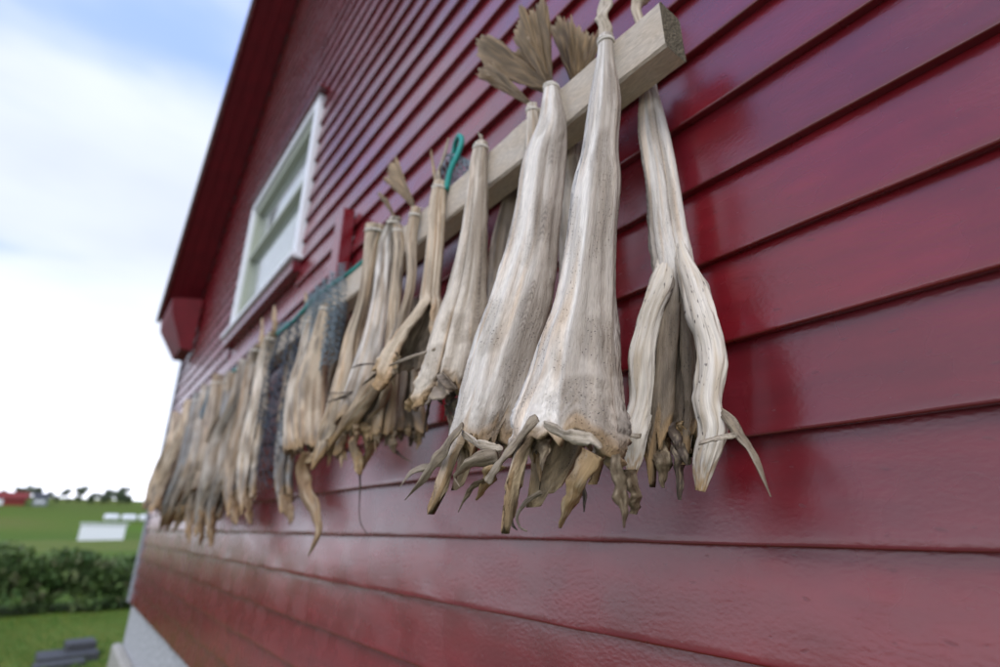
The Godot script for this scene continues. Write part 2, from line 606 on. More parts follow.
func build_house() -> void:
	var house := base("red_house", Vector3(0, 0, 0))
	tag(house, "red painted clapboard house gable with steep roof and white window", "house")
	# backing wall with thickness and a hole for the window
	var st := tool()
	for z in [0.0, -0.16]:
		var f := 1.0 if z == 0.0 else -1.0
		var cuts := [WALL_END, WIN_L, WIN_R, APEX, WALL_FAR]
		for i in 4:
			var a: float = cuts[i]
			var b: float = cuts[i + 1]
			var spans := [[-0.72, -0.72, rake_y(a), rake_y(b)]]
			if i == 1:
				spans = [[-0.72, -0.72, WIN_B, WIN_B], [WIN_T, WIN_T, rake_y(a), rake_y(b)]]
			for s in spans:
				var q := [Vector3(a, s[0], z), Vector3(b, s[1], z), Vector3(b, s[3], z), Vector3(a, s[2], z)]
				if f < 0:
					q.reverse()
				quad(st, q[0], q[1], q[2], q[3])
	put("wall", done(st), mats.red_paint_1, house)
	# side walls and back wall
	st = box(Vector3(WALL_END, -0.72, -8.0), Vector3(WALL_END + 0.15, rake_y(WALL_END), -0.17), 0.002)
	put("side_wall", done(st), mats.red_paint_1, house)
	st = box(Vector3(WALL_FAR - 0.15, -0.72, -8.0), Vector3(WALL_FAR, rake_y(WALL_FAR), -0.17), 0.002)
	put("side_wall", done(st), mats.red_paint_1, house)
	# boards
	var sd := 0
	var k := -5
	while true:
		var y := FIRST_EDGE + k * PITCH
		if y > rake_y(APEX) - 0.1:
			break
		var left := WALL_END + 0.10
		var right := WALL_FAR
		var c0 := false
		var c1 := false
		if y + PITCH + 0.01 - RAKE > left:
			left = y - RAKE
			c0 = true
		if 2.0 * APEX + RAKE - (y + PITCH + 0.01) < right:
			right = minf(WALL_FAR, 2.0 * APEX + RAKE - y)
			c1 = true
		if y < 0.0 and k == -5:
			y += 0.0
		# butt joints
		var ends := [left]
		var x := left + 1.2 + 2.6 * absf(noise_b.get_noise_1d(k * 5.7)) * 2.0
		while x < right - 0.6:
			if (x < -2.1 or x > 0.9) and x - ends[-1] > 0.5:
				ends.append(x)
			x += 3.1 + 1.3 * noise_b.get_noise_1d(k * 9.1 + x)
		ends.append(right)
		var by_window := y + PITCH > WIN_B - 0.10 and y < WIN_T + 0.06
		for i in ends.size() - 1:
			var parts := [[ends[i], ends[i + 1]]]
			if by_window:
				parts = []
				var a: float = ends[i]
				var b: float = ends[i + 1]
				var wl := WIN_L - 0.052
				var wr := WIN_R + 0.052
				if a < wl:
					parts.append([a, minf(b, wl)])
				if b > wr:
					parts.append([maxf(a, wr), b])
			for s in parts:
				if s[1] - s[0] < 0.03:
					continue
				sd += 1
				var o := put("weatherboard", board_mesh(y, s[0] + 0.0012, s[1] - 0.0012, c0 and i == 0, c1 and i == ends.size() - 2, sd), mats["red_paint_%d" % posmod(sd * 7 + k * 3, 4)], house)
				o.position = Vector3(0, 0, 0.0004 * (sd % 3))
		k += 1
	# corner board
	put("corner_board", done(box(Vector3(WALL_END - 0.02, -0.74, -0.10), Vector3(WALL_END + 0.10, rake_y(WALL_END) - 0.04, 0.034), 0.004)), mats.pale_grey, house)
	put("corner_board", done(box(Vector3(WALL_FAR - 0.10, -0.74, -0.10), Vector3(WALL_FAR + 0.02, rake_y(WALL_FAR) - 0.04, 0.034), 0.004)), mats.pale_grey, house)
	# foundation
	put("foundation", done(box(Vector3(WALL_END + 0.03, GROUND - 0.3, -8.0), Vector3(WALL_FAR - 0.03, -0.725, -0.012), 0.006)), mats.whitewash, house)
	put("foundation_ledge", done(box(Vector3(WALL_END - 0.12, GROUND - 0.3, -0.02), Vector3(WALL_FAR + 0.1, -1.14, 0.07), 0.02)), mats.pale_concrete, house)
	build_roof(house)
	build_window(house)

func build_roof(house: Node3D) -> void:
	var roof := put("roof", done(roof_slab(0.035, 0.16, 0.385, -8.3)), mats.grey_metal, house)
	var over := 0.36
	# soffit boards under the verge, running along the rake
	for side in 2:
		for b in 3:
			var z0 := 0.023 + b * 0.113
			var z1 := z0 + 0.110
			var st := tool()
			var x0 := -7.06
			var lo := Vector3(x0, rake_y(x0), 0)
			var hi := Vector3(APEX, rake_y(APEX), 0)
			if side == 1:
				lo.x = 2.0 * APEX - lo.x
			var u := (hi - lo).normalized()
			var nn := Vector3(-u.y, u.x, 0) if side == 0 else Vector3(u.y, -u.x, 0)
			var fr := Transform3D(Basis(u, nn, u.cross(nn)), lo)
			var ln := (hi - lo).length()
			if side == 0:
				st = box(Vector3(0, 0.002, z0), Vector3(ln, 0.026, z1), 0.003, null, fr)
			else:
				st = box(Vector3(0, 0.002, -z1), Vector3(ln, 0.026, -z0), 0.003, null, fr)
			put("soffit_board", done(st), mats.red_trim, roof)
	# barge boards
	for side in 2:
		var x0 := -7.06
		var lo := Vector3(x0, rake_y(x0), 0)
		var hi := Vector3(APEX, rake_y(APEX), 0)
		if side == 1:
			lo.x = 2.0 * APEX - lo.x
		var u := (hi - lo).normalized()
		var nn := Vector3(-u.y, u.x, 0) if side == 0 else Vector3(u.y, -u.x, 0)
		var fr := Transform3D(Basis(u, nn, u.cross(nn)), lo)
		var ln := (hi - lo).length()
		var zz := [over + 0.004, over + 0.026] if side == 0 else [-over - 0.026, -over - 0.004]
		put("barge_board", done(box(Vector3(-0.02, -0.02, zz[0]), Vector3(ln, 0.155, zz[1]), 0.003, null, fr)), mats.red_paint_1, roof)
		var zc := [over + 0.028, over + 0.040] if side == 0 else [-over - 0.040, -over - 0.028]
		put("verge_flashing", done(box(Vector3(-0.05, 0.03, zc[0]), Vector3(ln, 0.17, zc[1]), 0.003, null, fr)), mats.grey_metal, roof)
	# boxed end of the eave under the verge
	var st := tool()
	var near := [Vector2(0.036, 2.50), Vector2(0.33, 2.44), Vector2(0.32, 2.30), Vector2(0.15, 1.87), Vector2(0.036, 1.87)]
	var back := [Vector2(0.036, 2.29), Vector2(0.355, 2.29), Vector2(0.34, 2.18), Vector2(0.15, 1.87), Vector2(0.036, 1.87)]
	for i in range(1, 4):
		for q in [[near, -6.5, [0, i + 1, i]], [back, -7.04, [0, i, i + 1]]]:
			for k in q[2]:
				var p: Vector2 = q[0][k]
				st.set_smooth_group(-1)
				st.set_uv(p)
				st.add_vertex(Vector3(q[1], p.y, p.x))
	for i in 5:
		var p: Vector2 = back[i]
		var q: Vector2 = back[(i + 1) % 5]
		var r: Vector2 = near[(i + 1) % 5]
		var t: Vector2 = near[i]
		quad(st, Vector3(-7.04, p.y, p.x), Vector3(-6.5, t.y, t.x), Vector3(-6.5, r.y, r.x), Vector3(-7.04, q.y, q.x))
	put("eave_box", done(st), mats.red_trim, roof)

func roof_slab(lo_off: float, hi_off: float, z0: float, z1: float) -> SurfaceTool:
	var st := tool()
	var d := 1.0
	var xs := [-7.08, APEX, 2.0 * APEX + 7.08]
	var lo := []
	var hi := []
	for x in xs:
		lo.append(Vector2(x, rake_y(x) + lo_off * 1.42))
		hi.append(Vector2(x, rake_y(x) + hi_off * 1.42))
	for i in 2:
		quad(st, Vector3(hi[i].x, hi[i].y, z0), Vector3(hi[i + 1].x, hi[i + 1].y, z0), Vector3(hi[i + 1].x, hi[i + 1].y, z1), Vector3(hi[i].x, hi[i].y, z1))
		quad(st, Vector3(lo[i].x, lo[i].y, z1), Vector3(lo[i + 1].x, lo[i + 1].y, z1), Vector3(lo[i + 1].x, lo[i + 1].y, z0), Vector3(lo[i].x, lo[i].y, z0))
		quad(st, Vector3(lo[i].x, lo[i].y, z0), Vector3(lo[i + 1].x, lo[i + 1].y, z0), Vector3(hi[i + 1].x, hi[i + 1].y, z0), Vector3(hi[i].x, hi[i].y, z0))
		quad(st, Vector3(hi[i].x, hi[i].y, z1), Vector3(hi[i + 1].x, hi[i + 1].y, z1), Vector3(lo[i + 1].x, lo[i + 1].y, z1), Vector3(lo[i].x, lo[i].y, z1))
	quad(st, Vector3(lo[0].x, lo[0].y, z1), Vector3(lo[0].x, lo[0].y, z0), Vector3(hi[0].x, hi[0].y, z0), Vector3(hi[0].x, hi[0].y, z1))
	quad(st, Vector3(lo[2].x, lo[2].y, z0), Vector3(lo[2].x, lo[2].y, z1), Vector3(hi[2].x, hi[2].y, z1), Vector3(hi[2].x, hi[2].y, z0))
	return st

func build_window(house: Node3D) -> void:
	var w := Node3D.new()
	w.name = "window"
	house.add_child(w, true)
	var l := WIN_L
	var r := WIN_R
	var b := WIN_B
	var t := WIN_T
	# casing boards standing proud of the wall, then the frame and two panes
	for q in [[l - 0.05, l + 0.02, b - 0.05, t + 0.05], [r - 0.02, r + 0.05, b - 0.05, t + 0.05]]:
		put("casing", done(box(Vector3(q[0], q[2], 0.001), Vector3(q[1], q[3], 0.046), 0.004)), mats.white_paint, w)
	put("casing", done(box(Vector3(l + 0.022, t - 0.02, 0.001), Vector3(r - 0.022, t + 0.05, 0.046), 0.004)), mats.white_paint, w)
	put("sill", done(box(Vector3(l - 0.11, b - 0.085, 0.003), Vector3(r + 0.11, b - 0.052, 0.085), 0.006)), mats.white_paint, w)
	put("apron_board", done(box(Vector3(l - 0.09, b - 0.16, 0.003), Vector3(r + 0.09, b - 0.087, 0.062), 0.004)), mats.red_paint_1, w)
	put("drip_board", done(box(Vector3(l - 0.11, t + 0.052, 0.003), Vector3(r + 0.11, t + 0.075, 0.075), 0.004)), mats.red_paint_1, w)
	var m := lerpf(b, t, 0.52)
	for q in [[l + 0.02, l + 0.075, b - 0.05, t - 0.02], [r - 0.075, r - 0.02, b - 0.05, t - 0.02]]:
		put("frame", done(box(Vector3(q[0], q[2], -0.07), Vector3(q[1], q[3], 0.018), 0.004)), mats.window_frame, w)
	for q in [[b - 0.05, b + 0.01], [t - 0.08, t - 0.02], [m, m + 0.03]]:
		put("frame", done(box(Vector3(l + 0.077, q[0], -0.07), Vector3(r - 0.077, q[1], 0.018), 0.004)), mats.window_frame, w)
	for q in [[b + 0.012, m - 0.002], [m + 0.032, t - 0.082]]:
		put("pane", done(box(Vector3(l + 0.077, q[0], -0.03), Vector3(r - 0.077, q[1], -0.025), 0.0005)), mats.glass, w)
	# curtain with folds behind the panes
	var st := tool()
	var n := 80
	for i in n:
		var x0 := lerpf(l + 0.05, r - 0.05, float(i) / n)
		var x1 := lerpf(l + 0.05, r - 0.05, float(i + 1) / n)
		var z0 := -0.11 + 0.018 * sin(i * 0.9) + 0.008 * sin(i * 2.3)
		var z1 := -0.11 + 0.018 * sin((i + 1) * 0.9) + 0.008 * sin((i + 1) * 2.3)
		quad(st, Vector3(x0, b - 0.02, z0), Vector3(x1, b - 0.02, z1), Vector3(x1, t, z1), Vector3(x0, t, z0))
	put("curtain", done(st), mats.curtain, w)

# ------------------------------------------------------------------ beams on their blocks

func beam_mesh(x0: float, x1: float, y: float, zb: float, zf: float, h: float, sd: int) -> ArrayMesh:
	var st := tool()
	var b := 0.005
	var ring := [Vector2(zf, b), Vector2(zf, h - b), Vector2(zf - b, h), Vector2(zb + b, h), Vector2(zb, h - b), Vector2(zb, b), Vector2(zb + b, 0), Vector2(zf - b, 0)]
	var per := [0.0]
	for k in 8:
		per.append(per[-1] + ring[k].distance_to(ring[(k + 1) % 8]))
	var n := int((x1 - x0) / 0.03)
	var pt := func(i: int, k: int) -> Vector3:
		var x := lerpf(x0, x1, float(i) / n)
		var q: Vector2 = ring[k % 8]
		var wob := 0.0012 * noise_b.get_noise_2d(x * 6.0 + sd, k * 3.0) + 0.0008 * noise_b.get_noise_2d(x * 25.0, k * 5.0 + sd)
		return Vector3(x, y + q.y + wob, q.x + wob * 0.7)
	for i in n:
		for k in 8:
			var q := [pt.call(i, k), pt.call(i + 1, k), pt.call(i + 1, k + 1), pt.call(i, k + 1)]
			var uv := [Vector2(i, per[k]), Vector2(i + 1, per[k]), Vector2(i + 1, per[k + 1]), Vector2(i, per[k + 1])]
			for m in [0, 1, 2, 0, 2, 3]:
				st.set_smooth_group(-1)
				st.set_uv(Vector2(uv[m].x * 0.03 / 0.7 + sd * 0.37, uv[m].y / 0.16))
				st.add_vertex(q[m])
	st.generate_normals()
	return st.commit()

func beam_end(x: float, y: float, zb: float, zf: float, h: float, right: bool) -> ArrayMesh:
	var st := tool()
	var b := 0.005
	var ring := [Vector2(zf, b), Vector2(zf, h - b), Vector2(zf - b, h), Vector2(zb + b, h), Vector2(zb, h - b), Vector2(zb, b), Vector2(zb + b, 0), Vector2(zf - b, 0)]
	for k in range(1, 7):
		var order := [0, k + 1, k] if not right else [0, k, k + 1]
		for i in order:
			st.set_smooth_group(-1)
			st.set_uv(Vector2(ring[i].x * 9.0, ring[i].y * 9.0))
			st.add_vertex(Vector3(x, y + ring[i].y, ring[i].x))
	st.generate_normals()
	return st.commit()

const BEAM_B := 0.076
const BEAM_F := 0.137
const BEAM_H := 0.104
const BEAM_Y := 0.752

func build_beams() -> void:
	for q in [[-1.98, -0.333, BEAM_Y, "pale squared timber beam nearest the camera carrying the largest dried fish"], [-6.1, -1.984, BEAM_Y + 0.012, "pale timber beam carrying the farther fish and nets towards the house corner"]]:
		var o := base("hanging_beam", Vector3(q[0], q[2], BEAM_B))
		tag(o, q[3], "beam", "beams the fish hang from")
		var t := put("timber", beam_mesh(0.0, q[1] - q[0], 0.0, 0.0, BEAM_F - BEAM_B, BEAM_H, int(absf(q[0]) * 10.0)), mats.pale_wood, o)
		put("end_grain", beam_end(q[1] - q[0], 0.0, 0.0, BEAM_F - BEAM_B, BEAM_H, true), mats.wood_end, o)
		put("end_grain", beam_end(0.0, 0.0, 0.0, BEAM_F - BEAM_B, BEAM_H, false), mats.wood_end, o)
	# upright red blocks that hold the beams off the wall
	for q in [[-2.02, 0.66, 1.34, "tall red block standing behind the beam below the window"], [-0.72, 0.765, 0.845, "short red block hidden between wall and the near beam end"], [-4.6, 0.70, 0.90, "red block behind the beam near the house corner"]]:
		var o := put("spacer_block", done(box(Vector3(-0.045, 0, 0), Vector3(0.045, q[2] - q[1], BEAM_B - 0.0203), 0.004)), mats.red_paint_2)
		o.position = Vector3(q[0], q[1], 0.0198)
		tag(o, q[3], "block", "blocks behind the beams")

# ------------------------------------------------------------------ dried fish

const STRIP_TONE := [Color(0.62, 0.55, 0.45), Color(0.37, 0.315, 0.245), Color(0.37, 0.26, 0.135), Color(0.44, 0.33, 0.21), Color(0.17, 0.13, 0.085), Color(0.10, 0.078, 0.06), Color(0.29, 0.245, 0.20), Color(0.28, 0.185, 0.10), Color(0.76, 0.715, 0.64)]
const SKIN_TONE := [Color(0.79, 0.765, 0.72), Color(0.70, 0.645, 0.56), Color(0.43, 0.37, 0.30), Color(0.62, 0.53, 0.41), Color(0.46, 0.43, 0.385), Color(0.30, 0.315, 0.325)]

# The body is one continuous shell: a C-shaped section (outer skin, two rounded belly edges, inner lining) lofted down the spine and ending in a torn rim.
# st rows are [x, y, z, half width, half thickness] in metres from tail to shoulder.
func fish_body(d: Dictionary, hero: bool) -> ArrayMesh:
	var m := 46 if hero else 26
	var rows := 150 if hero else 80
	var cen := []
	var dims := []
	for s in d.st:
		cen.append(Vector3(s[0], s[1], s[2]))
		dims.append(Vector2(s[3], s[4]))
	var length: float = (cen[0] - cen[-1]).length()
	var face := Vector3(sin(d.face), 0, cos(d.face))
	var wide := Vector3(face.z, 0, -face.x)
	var sd: float = d.seed * 17.31
	var skin: Color = SKIN_TONE[d.tone]
	var lining := Color(0.25, 0.205, 0.16) if d.inner == 1 else Color(0.24, 0.19, 0.12)
	var st := tool()
	# loop of section points: [angle share -1..1, layer 0 outer .. 1 inner]
	var loop := []
	for j in m + 1:
		loop.append([-1.0 + 2.0 * j / m, 0.0])
	for e in [0.2, 0.5, 0.8]:
		loop.append([1.0 + 0.0 * e, e])
	for j in m + 1:
		loop.append([1.0 - 2.0 * j / m, 1.0])
	for e in [0.8, 0.5, 0.2]:
		loop.append([-1.0, e])
	var nl := loop.size()
	for i in rows + 1:
		var s := float(i) / rows
		for j in nl:
			var share: float = loop[j][0]
			var layer: float = loop[j][1]
			# angle round the spine from the belly opening: share -1 and 1 are the two belly edges
			var reach := 0.0
			for h in d.horns:
				# horns sit at an angle round the spine, 0 being the side turned away from the wall
				var away := wrapf(PI + share * (PI - d.open[-1][1]) + d.od - h[0], -PI, PI)
				reach += h[2] * exp(-away * away / (h[1] * h[1] * 0.5))
			var fray := 0.045 * noise_a.get_noise_2d(share * 6.0, sd) + 0.022 * noise_b.get_noise_2d(share * 26.0, sd + 9.0)
			var rim: float = minf(d.rim + reach + fray * (1.0 - 0.85 * clampf(reach / 0.12, 0.0, 1.0)), 1.0)
			var t: float = s * rim
			var c: Vector3 = spline(cen, t)
			var dm: Vector2 = spline(dims, t)
			var opening: float = curve_at(d.open, t)
			var a: float = PI + share * (PI - opening)
			var ang: float = a + d.od
			# wrinkles run down the fish, dents are broad
			var ca := cos(ang)
			var sa := sin(ang)
			var dn := length * t
			var wr := (0.5 - 1.6 * absf(noise_b.get_noise_3d(ca * 1.5 + sd, sa * 1.5, dn * 1.0))) * 0.15 + noise_b.get_noise_3d(ca * 3.6 + sd, sa * 3.6, dn * 3.0) * 0.045 + noise_b.get_noise_3d(ca * 8.0 + sd, sa * 8.0, dn * 4.0) * 0.018 + noise_a.get_noise_3d(ca * 1.5, sa * 1.5 + sd, dn * 1.8) * 0.10 + noise_a.get_noise_3d(ca * 4.0, sa * 4.0 + sd, dn * 22.0) * 0.02
			wr *= 0.55 + 0.75 * smoothstep(0.0, 0.45, t)
			var ridge: float = 0.14 * exp(-pow(wrapf(ang - d.get("back", PI) - 0.15 * sin(dn * 6.0 + sd), -PI, PI) / 0.17, 2.0)) * (0.7 + 0.6 * noise_b.get_noise_2d(dn * 30.0, sd)) - 0.10 * exp(-pow(wrapf(ang - d.get("back", PI) + 0.55, -PI, PI) / 0.16, 2.0))
			var rag := noise_a.get_noise_3d(ca * 3.0, sa * 3.0 + sd, dn * 34.0) * 0.16 * smoothstep(0.78, 1.0, s) + ridge * smoothstep(0.0, 0.2, t)
			var size := 1.0 + wr + rag
			var p_out := Vector2(sa * dm.x, ca * dm.y) * size
			var rr := p_out.length()
			var th: float = minf(d.th * (0.85 + 0.3 * noise_b.get_noise_2d(ang * 2.0, dn * 9.0 + sd)), rr * 0.72)
			var p_in := p_out * (1.0 - th / maxf(rr, 1e-4))
			p_in += Vector2(noise_b.get_noise_3d(ca * 5.0, sa * 5.0, dn * 30.0 + sd), noise_b.get_noise_3d(ca * 5.0, sa * 5.0 + 9.0, dn * 30.0 + sd)) * 0.0022
			var p := p_out.lerp(p_in, layer)
			if layer > 0.1 and layer < 0.9:
				# the belly edge is rolled and round
				var along := Vector2(ca * dm.x, -sa * dm.y).normalized() * (-signf(share))
				p -= along * th * 0.5 * sin(layer * PI) * (1.0 if opening > 0.1 else 0.1)
			var q := c + wide * p.x + face * p.y
			q.y += 0.004 * noise_b.get_noise_2d(share * 14.0, sd + 3.0) * smoothstep(0.9, 1.0, s)
			# colour of the matter itself: pale skin, tan stains, brown lining, yellowish torn rim
			var stain := smoothstep(0.05, 0.45, noise_a.get_noise_3d(ca * 2.6 + sd, sa * 2.6, dn * 2.4 + 5.0))
			var col := skin.lerp(skin * Color(0.93, 0.70, 0.47), stain * 0.55)
			col = col.lerp(skin * Color(0.74, 0.72, 0.70), smoothstep(0.0, 0.5, noise_a.get_noise_3d(ca * 2.4 - sd, sa * 2.4, dn * 1.4)) * 0.6)
			var off_back := absf(wrapf(ang - d.get("back", PI), -PI, PI))
			var on_back := smoothstep(1.02, 0.74, off_back + 0.75 * noise_a.get_noise_3d(ca * 2.0, sa * 2.0 + sd, dn * 2.2))
			var streak := noise_b.get_noise_3d(ca * 14.0 + sd, sa * 14.0, dn * 2.0)
			col = col.lerp(skin * Color(0.52, 0.475, 0.43) * (1.0 + 0.22 * streak), on_back * 0.85)
			col = col.lerp(Color(0.13, 0.10, 0.08), 0.7 * smoothstep(0.035, 0.012, absf(off_back - 0.42 + 0.05 * noise_b.get_noise_2d(dn * 9.0, sd))) * smoothstep(-0.1, 0.5, sin(dn * 620.0)) * smoothstep(0.05, 0.3, t) if d.has("back") and layer < 0.1 else 0.0)
			if d.has("lower"):
				var fibre := noise_b.get_noise_3d(ca * 9.0 + sd, sa * 9.0, dn * 5.0)
				col = col.lerp(Color(0.185, 0.15, 0.11) * (1.0 + 0.5 * fibre), smoothstep(d.lower[0], d.lower[1], t))
			if not hero:
				var weather := noise_a.get_noise_3d(ca * 3.0 + 5.0, sa * 3.0 - sd, dn * 3.5)
				col = col.lerp(Color(0.24, 0.165, 0.09), 0.75 * smoothstep(0.12, 0.42, weather + 0.25 * smoothstep(0.5, 1.0, t)))
				col = col.lerp(Color(0.10, 0.095, 0.095), 0.7 * smoothstep(0.18, 0.45, -weather + 0.22 * smoothstep(0.55, 1.0, t)))
			var torn := smoothstep(0.055, 0.004, (1.0 - s) * rim * length + 0.045 * noise_a.get_noise_3d(ca * 2.5, sa * 2.5 + sd, dn * 16.0))
			col = col.lerp(Color(0.40, 0.27, 0.135), torn * 0.75)
			col = col.lerp(Color(0.36, 0.24, 0.115), 0.8 * smoothstep(d.rim - 0.01, d.rim + 0.09, t + 0.05 * noise_a.get_noise_3d(ca * 3.0, sa * 3.0 - sd, dn * 12.0)))
			if layer > 0.9:
				var gut := lining.lerp(lining * 1.9, smoothstep(-0.1, 0.4, noise_a.get_noise_3d(ca * 3.0, sa * 3.0, dn * 14.0 + sd)))
				gut.a = 1.0
				col = col.lerp(gut, smoothstep(1.0, 0.86, absf(share)) * smoothstep(0.05, 0.12, opening + 0.1))
			st.set_smooth_group(0)
			st.set_color(Color(col.r, col.g, col.b))
			st.set_uv(Vector2(ang / TAU * 2.0 + layer * 0.12 * signf(share) + sd * 0.13, dn / 0.36 + sd * 0.29))
			st.add_vertex(q)
	for i in rows:
		for j in nl:
			var a := i * nl + j
			var b := i * nl + (j + 1) % nl
			for q in [a, a + nl, b, b, a + nl, b + nl]:
				st.add_index(q)
	# close the tail end and the torn rim between skin and lining
	var l := rows * nl
	for j in m:
		var o1 := l + j
		var o2 := l + j + 1
		var i1 := l + (m + 1) + 3 + (m - j)
		var i2 := l + (m + 1) + 3 + (m - j - 1)
		for q in [o1, i1, o2, o2, i1, i2]:
			st.add_index(q)
		o1 -= l
		o2 -= l
		i1 -= l
		i2 -= l
		for q in [o1, o2, i1, o2, i2, i1]:
			st.add_index(q)
	st.generate_normals()
	return st.commit()

# a shrivelled flap or fin: a flattened, fluted tube along points [x, y, z, half width]
func strip_mesh(pts: Array, tone: int, face: float, sd: float, stout := 0.36) -> ArrayMesh:
	var st := tool()
	var p := []
	var w := []
	for q in pts:
		p.append(Vector3(q[0], q[1], q[2]))
		w.append(Vector2(q[3], 0))
	var rows := 28 if stout < 0.5 else 90
	var sides := 18 if stout < 0.5 else 40
	var f := Vector3(sin(face), 0, cos(face))
	var col: Color = STRIP_TONE[tone]
	for i in rows + 1:
		var t := float(i) / rows
		var c: Vector3 = spline(p, t)
		var tan: Vector3 = (spline(p, minf(1.0, t + 0.02)) - spline(p, maxf(0.0, t - 0.02))).normalized()
		var hw: float = maxf(0.0004, spline(w, t).x)
		hw *= 1.0 + (0.22 if stout < 0.5 else 0.10) * noise_b.get_noise_2d(t * 3.5, sd * 5.0) + (0.10 if stout < 0.5 else 0.04) * noise_b.get_noise_2d(t * 9.0, sd * 3.0)
		c += Vector3(noise_b.get_noise_2d(t * 3.5, sd + 31.0), 0.0, noise_b.get_noise_2d(t * 3.5, sd + 57.0)) * hw * 0.35
		var out := f.rotated(tan, (0.9 if stout < 0.5 else 0.2) * sin(sd + t * 2.6))
		var u := tan.cross(out).normalized()
		out = u.cross(tan).normalized()
		var thick := clampf(hw * stout, 0.0006, 0.0045 if stout < 0.5 else 0.010)
		for k in sides:
			var a := TAU * k / sides
			var rough_skin := 0.0 if stout < 0.5 else 0.16 * noise_a.get_noise_3d(cos(a) * 2.0 + sd, sin(a) * 2.0, t * 7.0) + 0.05 * noise_b.get_noise_3d(cos(a) * 7.0, sin(a) * 7.0 + sd, t * 12.0)
			var flute := 1.0 + rough_skin + 0.22 * noise_b.get_noise_3d(cos(a) * 3.0 + sd, sin(a) * 3.0, t * 4.0) + (0.24 if stout < 0.5 else 0.07) * noise_b.get_noise_3d(cos(a) * 9.0 + sd, sin(a) * 9.0, t * 2.5)
			var pos := c + u * cos(a) * hw * flute + out * sin(a) * thick * (flute + (0.25 if stout < 0.5 else 0.05) * sin(cos(a) * 16.0))
			var cc := col.lerp(col * Color(0.55, 0.52, 0.48), smoothstep(0.0, 0.5, noise_a.get_noise_3d(cos(a) * 2.0 + sd, sin(a), t * 5.0)))
			if stout > 0.5:
				cc = col.lerp(col * Color(0.80, 0.74, 0.66), smoothstep(-0.1, 0.5, noise_a.get_noise_3d(cos(a) * 2.0 + sd, sin(a), t * 3.0)))
				cc = cc.lerp(Color(0.42, 0.28, 0.14), smoothstep(0.86, 0.99, t + 0.06 * noise_b.get_noise_2d(cos(a) * 3.0, t * 20.0)))
			cc = cc.lerp(Color(0.50, 0.42, 0.30), (0.6 if stout < 0.5 else 0.2) * smoothstep(0.05, 0.5, noise_a.get_noise_3d(cos(a) * 2.0 - sd, sin(a) + 7.0, t * 4.0)))
			st.set_smooth_group(0)
			st.set_color(Color(cc.r, cc.g, cc.b))
			st.set_uv(Vector2(float(k) / sides * 0.6 + sd, t * 0.3))
			st.add_vertex(pos)
	for i in rows:
		for k in sides:
			var a := i * sides + k
			var b := i * sides + (k + 1) % sides
			for q in [a, b, a + sides, b, b + sides, a + sides]:
				st.add_index(q)
	for k in range(1, sides - 1):
		for q in [0, k + 1, k]:
			st.add_index(q)
		var l := rows * sides
		for q in [l, l + k, l + k + 1]:
			st.add_index(q)
	st.generate_normals()
	return st.commit()

# a dried tail fin: a fan of stiff rays with torn ends, thin but with two faces and an edge
func fan_mesh(pts: Array, tone: int, face: float, sd: float) -> ArrayMesh:
	var st := tool()
	var root := Vector3(pts[0][0], pts[0][1], pts[0][2])
	var tips := []
	for i in range(1, pts.size()):
		tips.append(Vector3(pts[i][0], pts[i][1], pts[i][2]))
	var across := (pts.size() - 2) * 14
	var rows := 14
	var f := Vector3(sin(face), 0.0, cos(face))
	var span: Vector3 = (tips[-1] - tips[0]).normalized()
	var col := Color(0.21, 0.155, 0.092) if tone == 0 else Color(0.27, 0.205, 0.13)
	var grid := []
	for side in [1.0, -1.0]:
		for i in across + 1:
			var u := float(i) / across
			var tip: Vector3 = spline(tips, u)
			var torn := 1.0 - 0.11 * absf(noise_b.get_noise_2d(u * 7.0, sd)) - 0.08 * absf(noise_b.get_noise_2d(u * 30.0, sd)) - 0.12 * maxf(0.0, noise_b.get_noise_2d(u * 90.0, sd + 4.0))
			var start := root + span * 0.007 * (u - 0.5) * 2.0
			for k in rows + 1:
				var v := float(k) / rows
				var p := start.lerp(tip, v * torn)
				var ray := sin(u * across * 0.9) * 0.0006
				var bulge := 0.018 * v * sin(u * 9.0 + sd) + 0.006 * noise_b.get_noise_2d(u * 6.0 + sd, v * 3.0)
				p += f * (bulge + ray * smoothstep(0.05, 0.4, v) + side * lerpf(0.0030, 0.0006, v))
				var cc := col.lerp(col * Color(1.7, 1.6, 1.45), smoothstep(-0.2, 0.5, noise_a.get_noise_2d(u * 26.0 + sd, v * 2.0)))
				cc = cc.lerp(Color(0.44, 0.34, 0.22), 0.5 * smoothstep(0.82, 1.0, v))
				cc = cc.lerp(col * 0.6, 0.6 * smoothstep(0.1, 0.5, noise_a.get_noise_2d(u * 9.0 - sd, v * 3.0 + 5.0)))
				st.set_smooth_group(0)
				st.set_color(Color(cc.r, cc.g, cc.b))
				st.set_uv(Vector2(u * 2.5 + sd, v * 0.25))
				st.add_vertex(p)
	var n := (across + 1) * (rows + 1)
	for side in 2:
		for i in across:
			for k in rows:
				var a := side * n + i * (rows + 1) + k
				var b := a + rows + 1
				var order := [a, b, a + 1, b, b + 1, a + 1] if side == 0 else [a, a + 1, b, b, a + 1, b + 1]
				for q in order:
					st.add_index(q)
	for i in across:
		var a := i * (rows + 1) + rows
		for q in [a, a + rows + 1, a + n, a + rows + 1, a + rows + 1 + n, a + n]:
			st.add_index(q)
	for e in [0, across]:
		for k in rows:
			var a: int = e * (rows + 1) + k
			for q in [a, a + 1, a + n, a + 1, a + 1 + n, a + n]:
				st.add_index(q)
	st.generate_normals()
	return st.commit()

